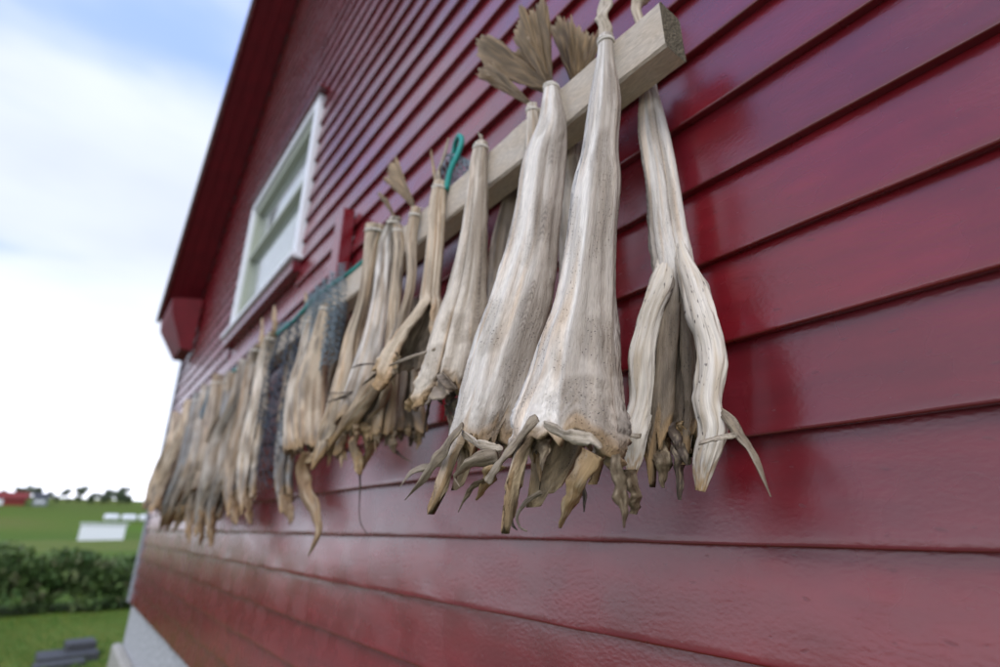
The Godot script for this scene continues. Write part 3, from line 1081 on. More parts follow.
func tie_mesh(at: Vector3, rx: float, rz: float, face: float, over: bool) -> ArrayMesh:
	var st := tool()
	var n := 0
	var f := Vector3(sin(face), 0, cos(face))
	var w := Vector3(f.z, 0, -f.x)
	var pts := []
	for i in 61:
		var a := TAU * i / 20.0
		pts.append(at + w * cos(a) * (rx + 0.0012) + f * sin(a) * (rz + 0.0012) + Vector3.UP * (i / 20.0 * 0.0030 - 0.004 + 0.0015 * sin(a * 1.3)))
	n = tube(st, pts, [0.0021], 6, Color.WHITE, n)
	if over:
		# the cord goes over the beam to the fish behind it
		var y := BEAM_Y + BEAM_H + 0.006
		var run := [at, Vector3(at.x, y - 0.004, BEAM_F + 0.004), Vector3(at.x - 0.004, y, BEAM_F - 0.012), Vector3(at.x - 0.006, y, BEAM_B + 0.012), Vector3(at.x - 0.006, y - 0.008, BEAM_B - 0.004), Vector3(at.x - 0.006, y - 0.05, BEAM_B - 0.010)]
		var fine := []
		for i in 31:
			fine.append(spline(run, i / 30.0))
		n = tube(st, fine, [0.0014], 6, Color.WHITE, n)
	st.generate_normals()
	return st.commit()

func build_fish_row() -> void:
	for d in fish_data():
		var hero: bool = d.name in ["R1", "F1", "F2", "F3", "F4"]
		var top: Array = d.st[0]
		var o := base("dried_fish", Vector3.ZERO)
		tag(o, d.label, "dried fish", "dried fish hanging over the beam")
		var bm := put("body", fish_body(d, hero), mats.dried_skin, o)
		var k := 0
		for s in d.get("strips", []):
			k += 1
			put(s[0], strip_mesh(s[1], s[2], d.face, d.seed * 3.7 + k * 1.9, 0.6 if s[0] == "belly_flap" else 0.36), mats.dried_fin if s[0] in ["pectoral_fin", "fin_ray"] else mats.dried_skin, o)
		for s in d.get("fans", []):
			k += 1
			put(s[0], fan_mesh(s[1], s[2], d.face, d.seed * 2.3 + k * 1.7), mats.dried_fin, o)
		# torn shreds of skin and membrane inside the rim
		rng.seed = 900 + d.seed
		var low: Array = d.st[-1]
		var face := Vector3(sin(d.face), 0, cos(d.face))
		var wide := Vector3(face.z, 0, -face.x)
		var cen := []
		for s in d.st:
			cen.append(Vector3(s[0], s[1], s[2]))
		for i in (6 if hero else 6):
			k += 1
			var ang := rng.randf() * TAU
			var p: Vector3 = spline(cen, d.rim - 0.04) + wide * sin(ang) * low[3] * 0.66 + face * cos(ang) * low[4] * 0.60
			var ln := rng.randf_range(0.025, 0.075)
			var sway := Vector3(rng.randf_range(-1, 1), 0, rng.randf_range(-1, 1)) * ln * 0.3
			var w0 := rng.randf_range(0.006, 0.015)
			var pts := []
			for q in 4:
				var c: Vector3 = p + Vector3(0, -ln * q / 3.0, 0) + sway * pow(q / 3.0, 1.6)
				pts.append([c.x, c.y, c.z, w0 * [1.0, 1.05, 0.7, 0.12][q]])
			put("shred", strip_mesh(pts, [2, 4, 3, 4, 5, 2][rng.randi() % 6], d.face + rng.randf_range(-0.8, 0.8), d.seed * 3.7 + k * 1.9), mats.dried_skin, o)
		var front: bool = top[2] > BEAM_F
		if front or d.name == "F2b":
			var t0: Array = d.st[0]
			var t1: Array = d.st[1]
			var at := Vector3(lerpf(t0[0], t1[0], 0.25), lerpf(t0[1], t1[1], 0.25), lerpf(t0[2], t1[2], 0.25))
			put("tie_cord", tie_mesh(at, lerpf(t0[3], t1[3], 0.25), lerpf(t0[4], t1[4], 0.25), d.face, true), mats.cord, o)

# ------------------------------------------------------------------ nets

# one sheet of diamond netting: at(u, v) gives the cloth's point, nu by nv meshes
func net_mesh(at: Callable, nu: int, nv: int, r: float) -> ArrayMesh:
	var st := tool()
	var n := 0
	for j in nv:
		for i in nu:
			var k := (i + j) % 2
			var a: Vector3 = at.call(float(i) / nu, float(j) / nv)
			var b: Vector3 = at.call(float(i + 1) / nu, float(j) / nv)
			var c: Vector3 = at.call(float(i + 1) / nu, float(j + 1) / nv)
			var d: Vector3 = at.call(float(i) / nu, float(j + 1) / nv)
			var p := a if k == 0 else b
			var q := c if k == 0 else d
			n = tube(st, [p, (p + q) / 2.0 + Vector3(0, -0.001, 0), q], [r], 4, Color.WHITE, n)
	st.generate_normals()
	return st.commit()

func build_nets() -> void:
	# dark net hanging from the far beam between the fish
	var o := base("fishing_net", Vector3.ZERO)
	tag(o, "dark blue fishing net with teal rope draped in folds from the far beam", "fishing net")
	var hang := func(u: float, v: float) -> Vector3:
		var x := lerpf(-2.12, -2.86, u) + 0.06 * sin(v * 4.0 + u * 5.0)
		var drop := 0.56 + 0.10 * sin(u * 9.0 + 1.0)
		return Vector3(x, 0.85 - v * drop - 0.05 * sin(u * 12.0) * v, 0.150 + 0.030 * sin(u * 34.0 + v * 2.0) * (0.3 + 0.7 * v) + 0.012 * sin(u * 70.0))
	put("netting", net_mesh(hang, 38, 30, 0.0019), mats.net_twine, o)
	var swag := func(u: float, v: float) -> Vector3:
		var x := lerpf(-1.66, -2.05, u) + 0.03 * sin(v * 5.0)
		return Vector3(x, 0.90 - v * (0.30 + 0.10 * sin(u * 7.0)), 0.148 + 0.022 * sin(u * 30.0 + v * 3.0) + 0.01 * sin(u * 61.0))
	put("netting", net_mesh(swag, 40, 30, 0.0017), mats.pale_net_twine, o)
	var roll := func(u: float, v: float) -> Vector3:
		var x := lerpf(-0.93, -1.95, u)
		var a := v * TAU * 1.6 + 0.8 * sin(u * 13.0)
		var r := 0.018 + 0.012 * sin(u * 17.0) + 0.008 * sin(v * 9.0 + u * 31.0) + 0.05 * exp(-pow((u - 0.09) * 16.0, 2.0)) * absf(cos(a))
		return Vector3(x, BEAM_Y + BEAM_H + 0.022 + r * sin(a) + 0.05 * exp(-pow((u - 0.09) * 16.0, 2.0)), 0.092 + r * cos(a) * 0.7)
	put("rolled_netting", net_mesh(roll, 120, 30, 0.0012), mats.pale_net_twine, o)
	var roll2 := func(u: float, v: float) -> Vector3:
		var x := lerpf(-1.95, -4.6, u)
		var a := v * TAU * 1.6 + 0.8 * sin(u * 23.0)
		var r := 0.026 + 0.014 * sin(u * 37.0) + 0.010 * sin(v * 9.0 + u * 61.0)
		return Vector3(x, BEAM_Y + BEAM_H + 0.034 + r * sin(a), 0.100 + r * cos(a))
	put("rolled_netting", net_mesh(roll2, 200, 30, 0.0014), mats.pale_net_twine, o)
	var st := tool()
	var pts := []
	for i in 90:
		var x := lerpf(-1.28, -3.5, i / 89.0)
		pts.append(Vector3(x, BEAM_Y + BEAM_H + 0.012 + 0.010 * sin(x * 9.0), BEAM_F + 0.004 + 0.005 * sin(x * 5.0)))
	tube(st, pts, [0.0085], 8, Color.WHITE, 0)
	put("headline_rope", done_indexed(st), mats.teal_rope, o)
	st = tool()
	pts = [Vector3(-0.996, 0.838, 0.146), Vector3(-0.987, 0.892, 0.142), Vector3(-0.970, 0.939, 0.132), Vector3(-0.970, 0.996, 0.118), Vector3(-1.014, 1.053, 0.100), Vector3(-1.057, 1.058, 0.085), Vector3(-1.081, 1.005, 0.078)]
	var fine := []
	for i in 25:
		fine.append(spline(pts, i / 24.0))
	tube(st, fine, [0.0075], 8, Color.WHITE, 0)
	put("rope_loop", done_indexed(st), mats.teal_rope, o)
	# a bundle of pale blue net hanging near the corner
	var b := base("net_bundle", Vector3.ZERO)
	tag(b, "pale blue-grey bundle of net hanging straight down near the house corner", "net bundle")
	var bund := func(u: float, v: float) -> Vector3:
		var a := u * TAU * 2.0
		var r := (0.018 + 0.012 * sin(v * 4.0) + 0.022 * v) * (1.0 + 0.25 * sin(u * 17.0 + v * 8.0))
		return Vector3(-3.92 + r * cos(a) - 0.03 * v, 0.90 - v * 0.66, 0.150 + 0.035 * v + r * sin(a))
	put("netting", net_mesh(bund, 44, 70, 0.0018), mats.pale_net_twine, b)

func done_indexed(st: SurfaceTool) -> ArrayMesh:
	st.generate_normals()
	return st.commit()

# ------------------------------------------------------------------ measured spines and widths, in metres

func fish_data() -> Array:
	return [
		{"name": "R1", "st": [[-0.4268, 0.815, 0.05, 0.0145, 0.008], [-0.4271, 0.7787, 0.0524, 0.0162, 0.0089], [-0.4241, 0.6825, 0.0586, 0.0247, 0.0136], [-0.4154, 0.5639, 0.0663, 0.0251, 0.0138], [-0.4123, 0.46, 0.0731, 0.0288, 0.0158], [-0.4075, 0.3972, 0.0772, 0.0303, 0.0167], [-0.4099, 0.3306, 0.0815, 0.0294, 0.0159], [-0.419, 0.2503, 0.0868, 0.036, 0.0191], [-0.4284, 0.1748, 0.0917, 0.0386, 0.0201], [-0.4385, 0.1178, 0.0954, 0.0379, 0.0193], [-0.4471, 0.0468, 0.1, 0.0278, 0.0139]], "face": 0.545, "strips": [["belly_flap", [[-0.4093, 0.4484, 0.07, 0.005], [-0.4144, 0.371, 0.096, 0.0165], [-0.4329, 0.3044, 0.115, 0.0175], [-0.4541, 0.2363, 0.122, 0.0175], [-0.4617, 0.1684, 0.127, 0.017], [-0.4727, 0.1157, 0.132, 0.017], [-0.4791, 0.0687, 0.135, 0.0055]], 8], ["belly_flap", [[-0.3952, 0.4417, 0.07, 0.005], [-0.3759, 0.3556, 0.096, 0.015], [-0.3521, 0.2785, 0.113, 0.0165], [-0.3477, 0.2102, 0.12, 0.0168], [-0.3507, 0.1489, 0.126, 0.0168], [-0.3604, 0.0984, 0.132, 0.017], [-0.3752, 0.0432, 0.135, 0.0055]], 8], ["pectoral_fin", [[-0.3444, 0.1479, 0.125, 0.006], [-0.3216, 0.1146, 0.13, 0.006], [-0.3017, 0.0721, 0.13, 0.0045], [-0.2916, 0.0326, 0.132, 0.0008]], 1], ["collar_bone", [[-0.356, 0.0982, 0.155, 0.004], [-0.3304, 0.1009, 0.157, 0.0035], [-0.3101, 0.1025, 0.15, 0.003]], 0], ["collar_bone", [[-0.4442, 0.1182, 0.155, 0.004], [-0.4717, 0.1249, 0.152, 0.0035], [-0.5024, 0.1341, 0.145, 0.003]], 0], ["gill_flap", [[-0.4475, 0.1175, 0.11, 0.012], [-0.4447, 0.0866, 0.11, 0.011], [-0.4476, 0.0518, 0.11, 0.003]], 4], ["gill_flap", [[-0.4259, 0.1089, 0.1, 0.01], [-0.4261, 0.0722, 0.1, 0.008], [-0.4296, 0.0356, 0.1, 0.002]], 5], ["tail_strand", [[-0.4246, 0.7924, 0.055, 0.011], [-0.4174, 0.8418, 0.066, 0.012], [-0.4125, 0.9181, 0.07, 0.014], [-0.4162, 0.9903, 0.067, 0.015], [-0.3921, 1.0069, 0.064, 0.012]], 0]], "open": [[0, 0.02], [0.55, 0.03], [1, 0.5]], "od": 0.3, "th": 0.01, "rim": 0.9, "horns": [[-1, 0.4, 0.08], [0.6, 0.4, 0.07]], "tone": 0, "inner": 1, "seed": 11, "back": -1.9, "lower": [0.5, 0.62], "label": "dried fish split open behind the beam, hanging rightmost against the red boards"},
		{"name": "F1", "st": [[-0.4341, 0.8516, 0.158, 0.0129, 0.0097], [-0.4318, 0.7828, 0.1693, 0.0152, 0.0109], [-0.4276, 0.6772, 0.1868, 0.0253, 0.0172], [-0.4324, 0.567, 0.2049, 0.0272, 0.0175], [-0.4354, 0.4965, 0.2165, 0.0348, 0.0212], [-0.4408, 0.3956, 0.2332, 0.0345, 0.0198], [-0.447, 0.297, 0.2494, 0.0396, 0.0213], [-0.4543, 0.2377, 0.2592, 0.05, 0.0256], [-0.4565, 0.1808, 0.2686, 0.0574, 0.0285], [-0.459, 0.1408, 0.2752, 0.0656, 0.0316], [-0.4569, 0.102, 0.2816, 0.0699, 0.0326], [-0.4601, 0.0658, 0.2875, 0.0708, 0.0319], [-0.4717, 0.0314, 0.2932, 0.0677, 0.0295], [-0.4786, -0.0099, 0.3, 0.0651, 0.0273]], "face": 0.747, "strips": [["pectoral_fin", [[-0.4473, 0.1204, 0.342, 0.006], [-0.4822, 0.0992, 0.342, 0.008], [-0.5212, 0.072, 0.342, 0.008], [-0.5442, 0.0544, 0.34, 0.004]], 1], ["collar_flap", [[-0.4031, 0.0802, 0.3, 0.013], [-0.419, 0.0505, 0.305, 0.011], [-0.4379, 0.0244, 0.305, 0.008], [-0.4538, 0.0, 0.305, 0.002]], 2], ["fin_ray", [[-0.5287, 0.0569, 0.32, 0.003], [-0.523, 0.0326, 0.32, 0.0022], [-0.5214, 0.0069, 0.32, 0.002], [-0.512, -0.0023, 0.32, 0.0008]], 5], ["fin_ray", [[-0.4786, 0.0403, 0.31, 0.003], [-0.5081, 0.0288, 0.31, 0.003], [-0.5237, 0.0128, 0.31, 0.0025], [-0.5182, 0.0011, 0.31, 0.002], [-0.5053, -0.0034, 0.31, 0.0008]], 1], ["pectoral_fin", [[-0.372, 0.0737, 0.3, 0.007], [-0.3692, 0.0475, 0.3, 0.007], [-0.3679, 0.0225, 0.295, 0.0065], [-0.3703, 0.0, 0.295, 0.001]], 4], ["pectoral_fin", [[-0.4181, 0.0667, 0.22, 0.01], [-0.4123, 0.0371, 0.22, 0.011], [-0.4162, 0.0156, 0.22, 0.004]], 4], ["fin_ray", [[-0.4417, 0.0648, 0.28, 0.003], [-0.4372, 0.0394, 0.28, 0.0035], [-0.4389, 0.0173, 0.28, 0.001]], 5], ["lip_fold", [[-0.434, 0.1114, 0.342, 0.004], [-0.4074, 0.0973, 0.345, 0.006], [-0.3839, 0.0899, 0.345, 0.007], [-0.3636, 0.0845, 0.343, 0.005], [-0.3554, 0.0759, 0.338, 0.002]], 0], ["tail_strand", [[-0.435, 0.8424, 0.158, 0.0125], [-0.4378, 0.8909, 0.158, 0.015], [-0.4329, 0.9397, 0.15, 0.017], [-0.4393, 1.0016, 0.13, 0.016], [-0.471, 1.0854, 0.1, 0.012]], 0]], "open": [[0, 0.02], [0.7, 0.03], [1, 0.25]], "od": 2.6, "th": 0.012, "rim": 0.765, "horns": [[-1.15, 0.4, 0.225], [1.05, 0.55, 0.085], [2.5, 0.4, 0.15], [-2.6, 0.35, 0.17], [3.3, 0.3, 0.12]], "tone": 0, "inner": 0, "seed": 3, "back": 0.75, "label": "largest pale dried fish hanging in front of the beam, nearest the beam end"},
		{"name": "F2", "st": [[-0.5809, 0.8561, 0.158, 0.0124, 0.0093], [-0.5713, 0.8009, 0.167, 0.02, 0.0142], [-0.5621, 0.7246, 0.1794, 0.0288, 0.0194], [-0.5724, 0.6425, 0.1927, 0.0401, 0.0254], [-0.5731, 0.5482, 0.2081, 0.0401, 0.0239], [-0.5765, 0.463, 0.2219, 0.042, 0.0234], [-0.5864, 0.3868, 0.2343, 0.05, 0.026], [-0.6011, 0.3168, 0.2457, 0.0561, 0.0277], [-0.6192, 0.251, 0.2564, 0.0566, 0.0273], [-0.6299, 0.1865, 0.2669, 0.0544, 0.0255], [-0.6412, 0.1406, 0.2744, 0.0513, 0.0234], [-0.6464, 0.0986, 0.2812, 0.0474, 0.0211], [-0.6597, 0.0557, 0.2882, 0.0461, 0.0199], [-0.6714, 0.0137, 0.295, 0.0469, 0.0197]], "face": 0.873, "strips": [["pectoral_fin", [[-0.6133, 0.1373, 0.335, 0.006], [-0.6535, 0.1109, 0.335, 0.008], [-0.6958, 0.0816, 0.335, 0.006], [-0.7679, 0.0413, 0.335, 0.0008]], 1], ["pectoral_fin", [[-0.545, 0.0879, 0.325, 0.008], [-0.5824, 0.0843, 0.335, 0.01], [-0.6129, 0.075, 0.335, 0.005], [-0.6273, 0.0653, 0.335, 0.002], [-0.6143, 0.0525, 0.335, 0.0008]], 1], ["pectoral_fin", [[-0.7129, 0.0974, 0.3, 0.006], [-0.755, 0.0949, 0.3, 0.006], [-0.8138, 0.0899, 0.3, 0.005], [-0.8537, 0.0674, 0.3, 0.0008]], 1], ["lip_fold", [[-0.6276, 0.1289, 0.325, 0.004], [-0.5855, 0.1091, 0.33, 0.006], [-0.5519, 0.1, 0.328, 0.006], [-0.5387, 0.0967, 0.32, 0.002]], 0], ["collar_flap", [[-0.6227, 0.0913, 0.27, 0.012], [-0.6371, 0.0666, 0.27, 0.01], [-0.6667, 0.0395, 0.27, 0.002]], 2], ["fin_ray", [[-0.6336, 0.0658, 0.28, 0.004], [-0.6687, 0.0536, 0.28, 0.004], [-0.6994, 0.0229, 0.28, 0.0008]], 4]], "fans": [["tail_fin", [[-0.5892, 0.8573, 0.15], [-0.8454, 1.1321, 0.15], [-0.8956, 1.2783, 0.14], [-0.8228, 1.225, 0.145], [-0.7484, 1.1377, 0.15], [-0.6929, 1.0792, 0.155], [-0.6617, 1.0738, 0.157]], 0], ["tail_fin", [[-0.5875, 0.8493, 0.152], [-0.7148, 1.1214, 0.152], [-0.68, 1.1782, 0.155], [-0.631, 1.1631, 0.16], [-0.5923, 1.1337, 0.165], [-0.5833, 1.0404, 0.15]], 0], ["tail_fin", [[-0.6035, 0.861, 0.145], [-0.7904, 1.1187, 0.11], [-0.7863, 1.1083, 0.09], [-0.7589, 1.0717, 0.08]], 1]], "open": [[0, 0.02], [0.75, 0.03], [1, 0.3]], "od": 2.4, "th": 0.012, "rim": 0.8, "horns": [[-1.15, 0.38, 0.19], [1.2, 0.5, 0.05], [2.6, 0.4, 0.12], [-2.5, 0.35, 0.13]], "tone": 0, "inner": 0, "seed": 5, "back": 0.8, "label": "pale dried fish with a broad brown fanned tail above the beam"},
		{"name": "F2b", "st": [[-0.6486, 0.8602, 0.15, 0.0108, 0.0065], [-0.6416, 0.7809, 0.1571, 0.0136, 0.0082], [-0.6381, 0.6855, 0.1657, 0.0171, 0.0103], [-0.6485, 0.5807, 0.175, 0.0205, 0.0123], [-0.6643, 0.4854, 0.1836, 0.0237, 0.0142], [-0.6739, 0.4138, 0.19, 0.026, 0.0156]], "face": 0.845, "fans": [["tail_fin", [[-0.6564, 0.8666, 0.14], [-0.8774, 1.1379, 0.14], [-0.8879, 1.1826, 0.14], [-0.8237, 1.1271, 0.14], [-0.7659, 1.0446, 0.13], [-0.7103, 0.9556, 0.13]], 1]], "open": [[0, 0.02], [1, 0.03]], "od": 3, "th": 0.008, "rim": 0.9, "horns": [], "tone": 1, "inner": 0, "seed": 6, "label": "small dried fish with a narrow tail, left of the fan-tailed fish"},
		{"name": "B1", "st": [[-0.6193, 0.8537, 0.048, 0.0201, 0.0121], [-0.6299, 0.7477, 0.0555, 0.0249, 0.015], [-0.6224, 0.588, 0.0669, 0.0285, 0.0171], [-0.612, 0.4023, 0.08, 0.0339, 0.0203], [-0.6078, 0.2438, 0.0913, 0.0352, 0.0211], [-0.6018, 0.1211, 0.1, 0.0381, 0.0229]], "face": 0.74, "fans": [["tail_fin", [[-0.6023, 0.9147, 0.058], [-0.6738, 1.2195, 0.07], [-0.6303, 1.172, 0.066], [-0.5903, 1.1221, 0.062], [-0.5512, 1.0787, 0.06], [-0.5187, 1.0406, 0.06], [-0.5136, 0.9706, 0.06]], 0]], "open": [[0, 0.02], [0.5, 0.05], [1, 0.5]], "od": 0.4, "th": 0.01, "rim": 0.9, "horns": [], "tone": 1, "inner": 1, "seed": 7, "label": "brown dried fish behind the beam between the two largest pale fish"},
		{"name": "B2", "st": [[-0.8262, 0.8761, 0.048, 0.0216, 0.013], [-0.836, 0.7734, 0.0541, 0.0211, 0.0126], [-0.8614, 0.6549, 0.0612, 0.0267, 0.016], [-0.8728, 0.5496, 0.0674, 0.0237, 0.0142], [-0.8683, 0.4446, 0.0737, 0.0342, 0.0205], [-0.873, 0.3027, 0.0821, 0.0491, 0.0295], [-0.8616, 0.1706, 0.09, 0.0569, 0.0342]], "face": 0.907, "open": [[0, 0.02], [0.7, 0.1], [1, 0.5]], "od": -1.2, "th": 0.009, "rim": 0.9, "horns": [], "tone": 2, "inner": 1, "seed": 8, "label": "grey brown dried fish behind the beam, left of the fan-tailed fish"},
		{"name": "F3", "st": [[-0.8251, 0.8714, 0.156, 0.0157, 0.0118], [-0.8233, 0.8013, 0.165, 0.02, 0.0144], [-0.8085, 0.6896, 0.1793, 0.0236, 0.0163], [-0.7982, 0.5766, 0.1938, 0.0278, 0.0184], [-0.7948, 0.4529, 0.2097, 0.0376, 0.0239], [-0.8009, 0.387, 0.2181, 0.0467, 0.029], [-0.8039, 0.3338, 0.225, 0.0526, 0.0326], [-0.8095, 0.2731, 0.2327, 0.0572, 0.0355], [-0.825, 0.2266, 0.2387, 0.0567, 0.0352], [-0.8184, 0.1775, 0.245, 0.0515, 0.0319]], "face": 0.985, "strips": [["tail_strand", [[-0.831, 0.8604, 0.156, 0.006], [-0.8359, 0.897, 0.15, 0.004], [-0.8491, 0.9247, 0.15, 0.002]], 1], ["collar_flap", [[-0.8372, 0.2796, 0.265, 0.012], [-0.8665, 0.2454, 0.27, 0.013], [-0.8913, 0.2243, 0.27, 0.011], [-0.8979, 0.2136, 0.27, 0.004]], 2], ["gill_flap", [[-0.7698, 0.2497, 0.262, 0.02], [-0.7962, 0.2315, 0.27, 0.02], [-0.8342, 0.2196, 0.272, 0.008]], 6], ["pectoral_fin", [[-0.8033, 0.3179, 0.27, 0.005], [-0.8453, 0.3148, 0.28, 0.004], [-0.9171, 0.3174, 0.285, 0.0035], [-0.9655, 0.3184, 0.285, 0.001]], 1], ["fin_ray", [[-0.8672, 0.2341, 0.24, 0.004], [-0.8787, 0.1967, 0.24, 0.0035], [-0.8829, 0.1624, 0.24, 0.001]], 5], ["fin_ray", [[-0.8083, 0.2138, 0.24, 0.004], [-0.7854, 0.1679, 0.24, 0.004], [-0.7736, 0.1295, 0.24, 0.001]], 5], ["gill_flap", [[-0.8089, 0.2263, 0.22, 0.02], [-0.8035, 0.1875, 0.22, 0.016], [-0.821, 0.1419, 0.22, 0.004]], 5]], "open": [[0, 0.02], [0.8, 0.04], [0.9, 0.3], [1, 0.7]], "od": -0.35, "th": 0.011, "rim": 0.84, "horns": [[-1.3, 0.4, 0.1], [1.2, 0.4, 0.05]], "tone": 1, "inner": 1, "seed": 12, "back": 1.2, "label": "pale dried fish with a torn open mouth end, third large fish from the beam end"},
		{"name": "F4", "st": [[-1.0125, 0.8683, 0.156, 0.0161, 0.0121], [-0.9993, 0.7677, 0.1701, 0.0219, 0.0161], [-0.9711, 0.6605, 0.185, 0.0208, 0.015], [-0.9464, 0.5102, 0.206, 0.0217, 0.0153], [-0.9362, 0.4652, 0.2123, 0.028, 0.0196], [-0.9627, 0.4016, 0.2212, 0.0478, 0.0335], [-0.9853, 0.3358, 0.2304, 0.0616, 0.0431], [-0.9854, 0.2669, 0.24, 0.0643, 0.045]], "face": 1.049, "strips": [["tail_strand", [[-1.0063, 0.8519, 0.156, 0.007], [-1.0252, 0.9019, 0.156, 0.008], [-1.0123, 0.9432, 0.15, 0.006], [-1.0023, 1.0165, 0.14, 0.003]], 1], ["tail_strand", [[-1.0436, 0.8828, 0.15, 0.005], [-1.0748, 0.968, 0.145, 0.005], [-1.1004, 1.0399, 0.14, 0.004]], 3], ["pectoral_fin", [[-1.0215, 0.3346, 0.27, 0.005], [-1.0582, 0.3472, 0.275, 0.004], [-1.1307, 0.3613, 0.28, 0.004], [-1.1778, 0.365, 0.28, 0.001]], 5], ["pectoral_fin", [[-1.0313, 0.3333, 0.265, 0.004], [-1.0802, 0.3258, 0.265, 0.004], [-1.1432, 0.3177, 0.265, 0.001]], 5]], "open": [[0, 0.02], [0.5, 0.03], [0.6, 0.35], [0.75, 0.75], [1, 0.9]], "od": 0.1, "th": 0.011, "rim": 0.86, "horns": [[-0.95, 0.4, 0.14], [1.1, 0.4, 0.1]], "tone": 3, "inner": 1, "seed": 14, "label": "dried fish split into two flaps with a dark hollow, beside the torn-mouthed fish"},
		{"name": "F5", "st": [[-1.1393, 0.8539, 0.156, 0.0142, 0.0093], [-1.1311, 0.7415, 0.1675, 0.0151, 0.0098], [-1.0875, 0.5979, 0.1822, 0.0116, 0.0075], [-1.0997, 0.488, 0.1935, 0.0138, 0.009], [-1.1215, 0.4128, 0.2012, 0.0235, 0.0153], [-1.1635, 0.344, 0.2082, 0.0323, 0.021], [-1.2116, 0.2887, 0.2139, 0.0388, 0.0252], [-1.2804, 0.2351, 0.2194, 0.0384, 0.025], [-1.363, 0.1801, 0.225, 0.0369, 0.024]], "face": 1.116, "strips": [["pectoral_fin", [[-1.2738, 0.331, 0.235, 0.004], [-1.3437, 0.3413, 0.24, 0.003], [-1.4515, 0.3623, 0.24, 0.001]], 5], ["pectoral_fin", [[-1.2731, 0.3282, 0.235, 0.003], [-1.3397, 0.3268, 0.24, 0.003], [-1.4347, 0.3331, 0.24, 0.001]], 5], ["collar_flap", [[-1.4322, 0.2283, 0.22, 0.016], [-1.4987, 0.1939, 0.225, 0.014], [-1.6112, 0.1847, 0.225, 0.005]], 2]], "fans": [["tail_fin", [[-1.1504, 0.859, 0.15], [-1.4143, 1.1313, 0.15], [-1.409, 1.1447, 0.15], [-1.3836, 1.1564, 0.145], [-1.3562, 1.1997, 0.14], [-1.3161, 1.1209, 0.14], [-1.2395, 0.9977, 0.14]], 1]], "open": [[0, 0.02], [0.6, 0.05], [0.8, 0.4], [1, 0.7]], "od": 0.5, "th": 0.01, "rim": 0.88, "horns": [[-1, 0.4, 0.1]], "tone": 3, "inner": 1, "seed": 15, "label": "slender tan dried fish with a forked upright tail fin"},
		{"name": "F6", "st": [[-1.2645, 0.8847, 0.156, 0.0183, 0.011], [-1.3107, 0.8281, 0.1598, 0.02, 0.012], [-1.2969, 0.7171, 0.1671, 0.0223, 0.0134], [-1.2841, 0.6132, 0.174, 0.0244, 0.0146], [-1.2854, 0.4897, 0.1822, 0.0306, 0.0184], [-1.3072, 0.3782, 0.1896, 0.0396, 0.0237], [-1.3325, 0.299, 0.1949, 0.0433, 0.026], [-1.3679, 0.2224, 0.2, 0.0432, 0.0259]], "face": 1.155, "fans": [["tail_fin", [[-1.2761, 0.8859, 0.15], [-1.3792, 1.0149, 0.15], [-1.455, 1.1015, 0.15], [-1.42, 1.0635, 0.145], [-1.3341, 0.9641, 0.14]], 1]], "open": [[0, 0.02], [0.7, 0.05], [1, 0.5]], "od": 2.6, "th": 0.009, "rim": 0.9, "horns": [], "tone": 0, "inner": 1, "seed": 16, "label": "slender whitish dried fish with a small pointed tail, left of the fork-tailed fish"},
		{"name": "F6b", "st": [[-1.2629, 0.8615, 0.15, 0.0137, 0.0082], [-1.2335, 0.7612, 0.1529, 0.0146, 0.0088], [-1.2287, 0.661, 0.1558, 0.0157, 0.0094], [-1.2206, 0.5348, 0.1595, 0.0178, 0.0107], [-1.2037, 0.3873, 0.1637, 0.0236, 0.0141], [-1.214, 0.2569, 0.1675, 0.0305, 0.0183], [-1.2214, 0.1702, 0.17, 0.0274, 0.0164]], "face": 1.12, "open": [[0, 0.02], [1, 0.3]], "od": 0.0, "th": 0.008, "rim": 0.9, "horns": [], "tone": 3, "inner": 1, "seed": 17, "label": "thin tan dried fish squeezed behind the slender whitish fish"},
		{"name": "F7", "st": [[-1.41, 0.9283, 0.156, 0.0328, 0.0213], [-1.4156, 0.839, 0.1627, 0.0226, 0.0147], [-1.3979, 0.6527, 0.1766, 0.0183, 0.0119], [-1.4205, 0.5271, 0.1859, 0.0269, 0.0175], [-1.4063, 0.3986, 0.1955, 0.0359, 0.0234], [-1.4313, 0.2858, 0.2039, 0.0396, 0.0257], [-1.4582, 0.2047, 0.21, 0.042, 0.0273], [-1.4686, 0.1373, 0.215, 0.047, 0.0306]], "face": 1.195, "strips": [["collar_flap", [[-1.5868, 0.2116, 0.225, 0.016], [-1.6051, 0.1467, 0.225, 0.022], [-1.5303, 0.0814, 0.225, 0.022], [-1.4496, 0.0273, 0.225, 0.017], [-1.432, -0.0243, 0.225, 0.009], [-1.4824, -0.0691, 0.225, 0.002]], 7], ["collar_flap", [[-1.3406, 0.219, 0.2, 0.012], [-1.2839, 0.1666, 0.2, 0.014], [-1.256, 0.1227, 0.2, 0.006]], 2], ["fin_ray", [[-1.2816, 0.1374, 0.19, 0.003], [-1.2706, 0.0883, 0.19, 0.002], [-1.2997, 0.0187, 0.17, 0.0015], [-1.2894, -0.0163, 0.15, 0.001]], 5]], "open": [[0, 0.02], [0.7, 0.05], [0.85, 0.5], [1, 0.8]], "od": 0.2, "th": 0.011, "rim": 0.86, "horns": [[-0.9, 0.4, 0.12]], "tone": 3, "inner": 1, "seed": 18, "label": "tan dried fish ending in a long curled orange brown flap"},
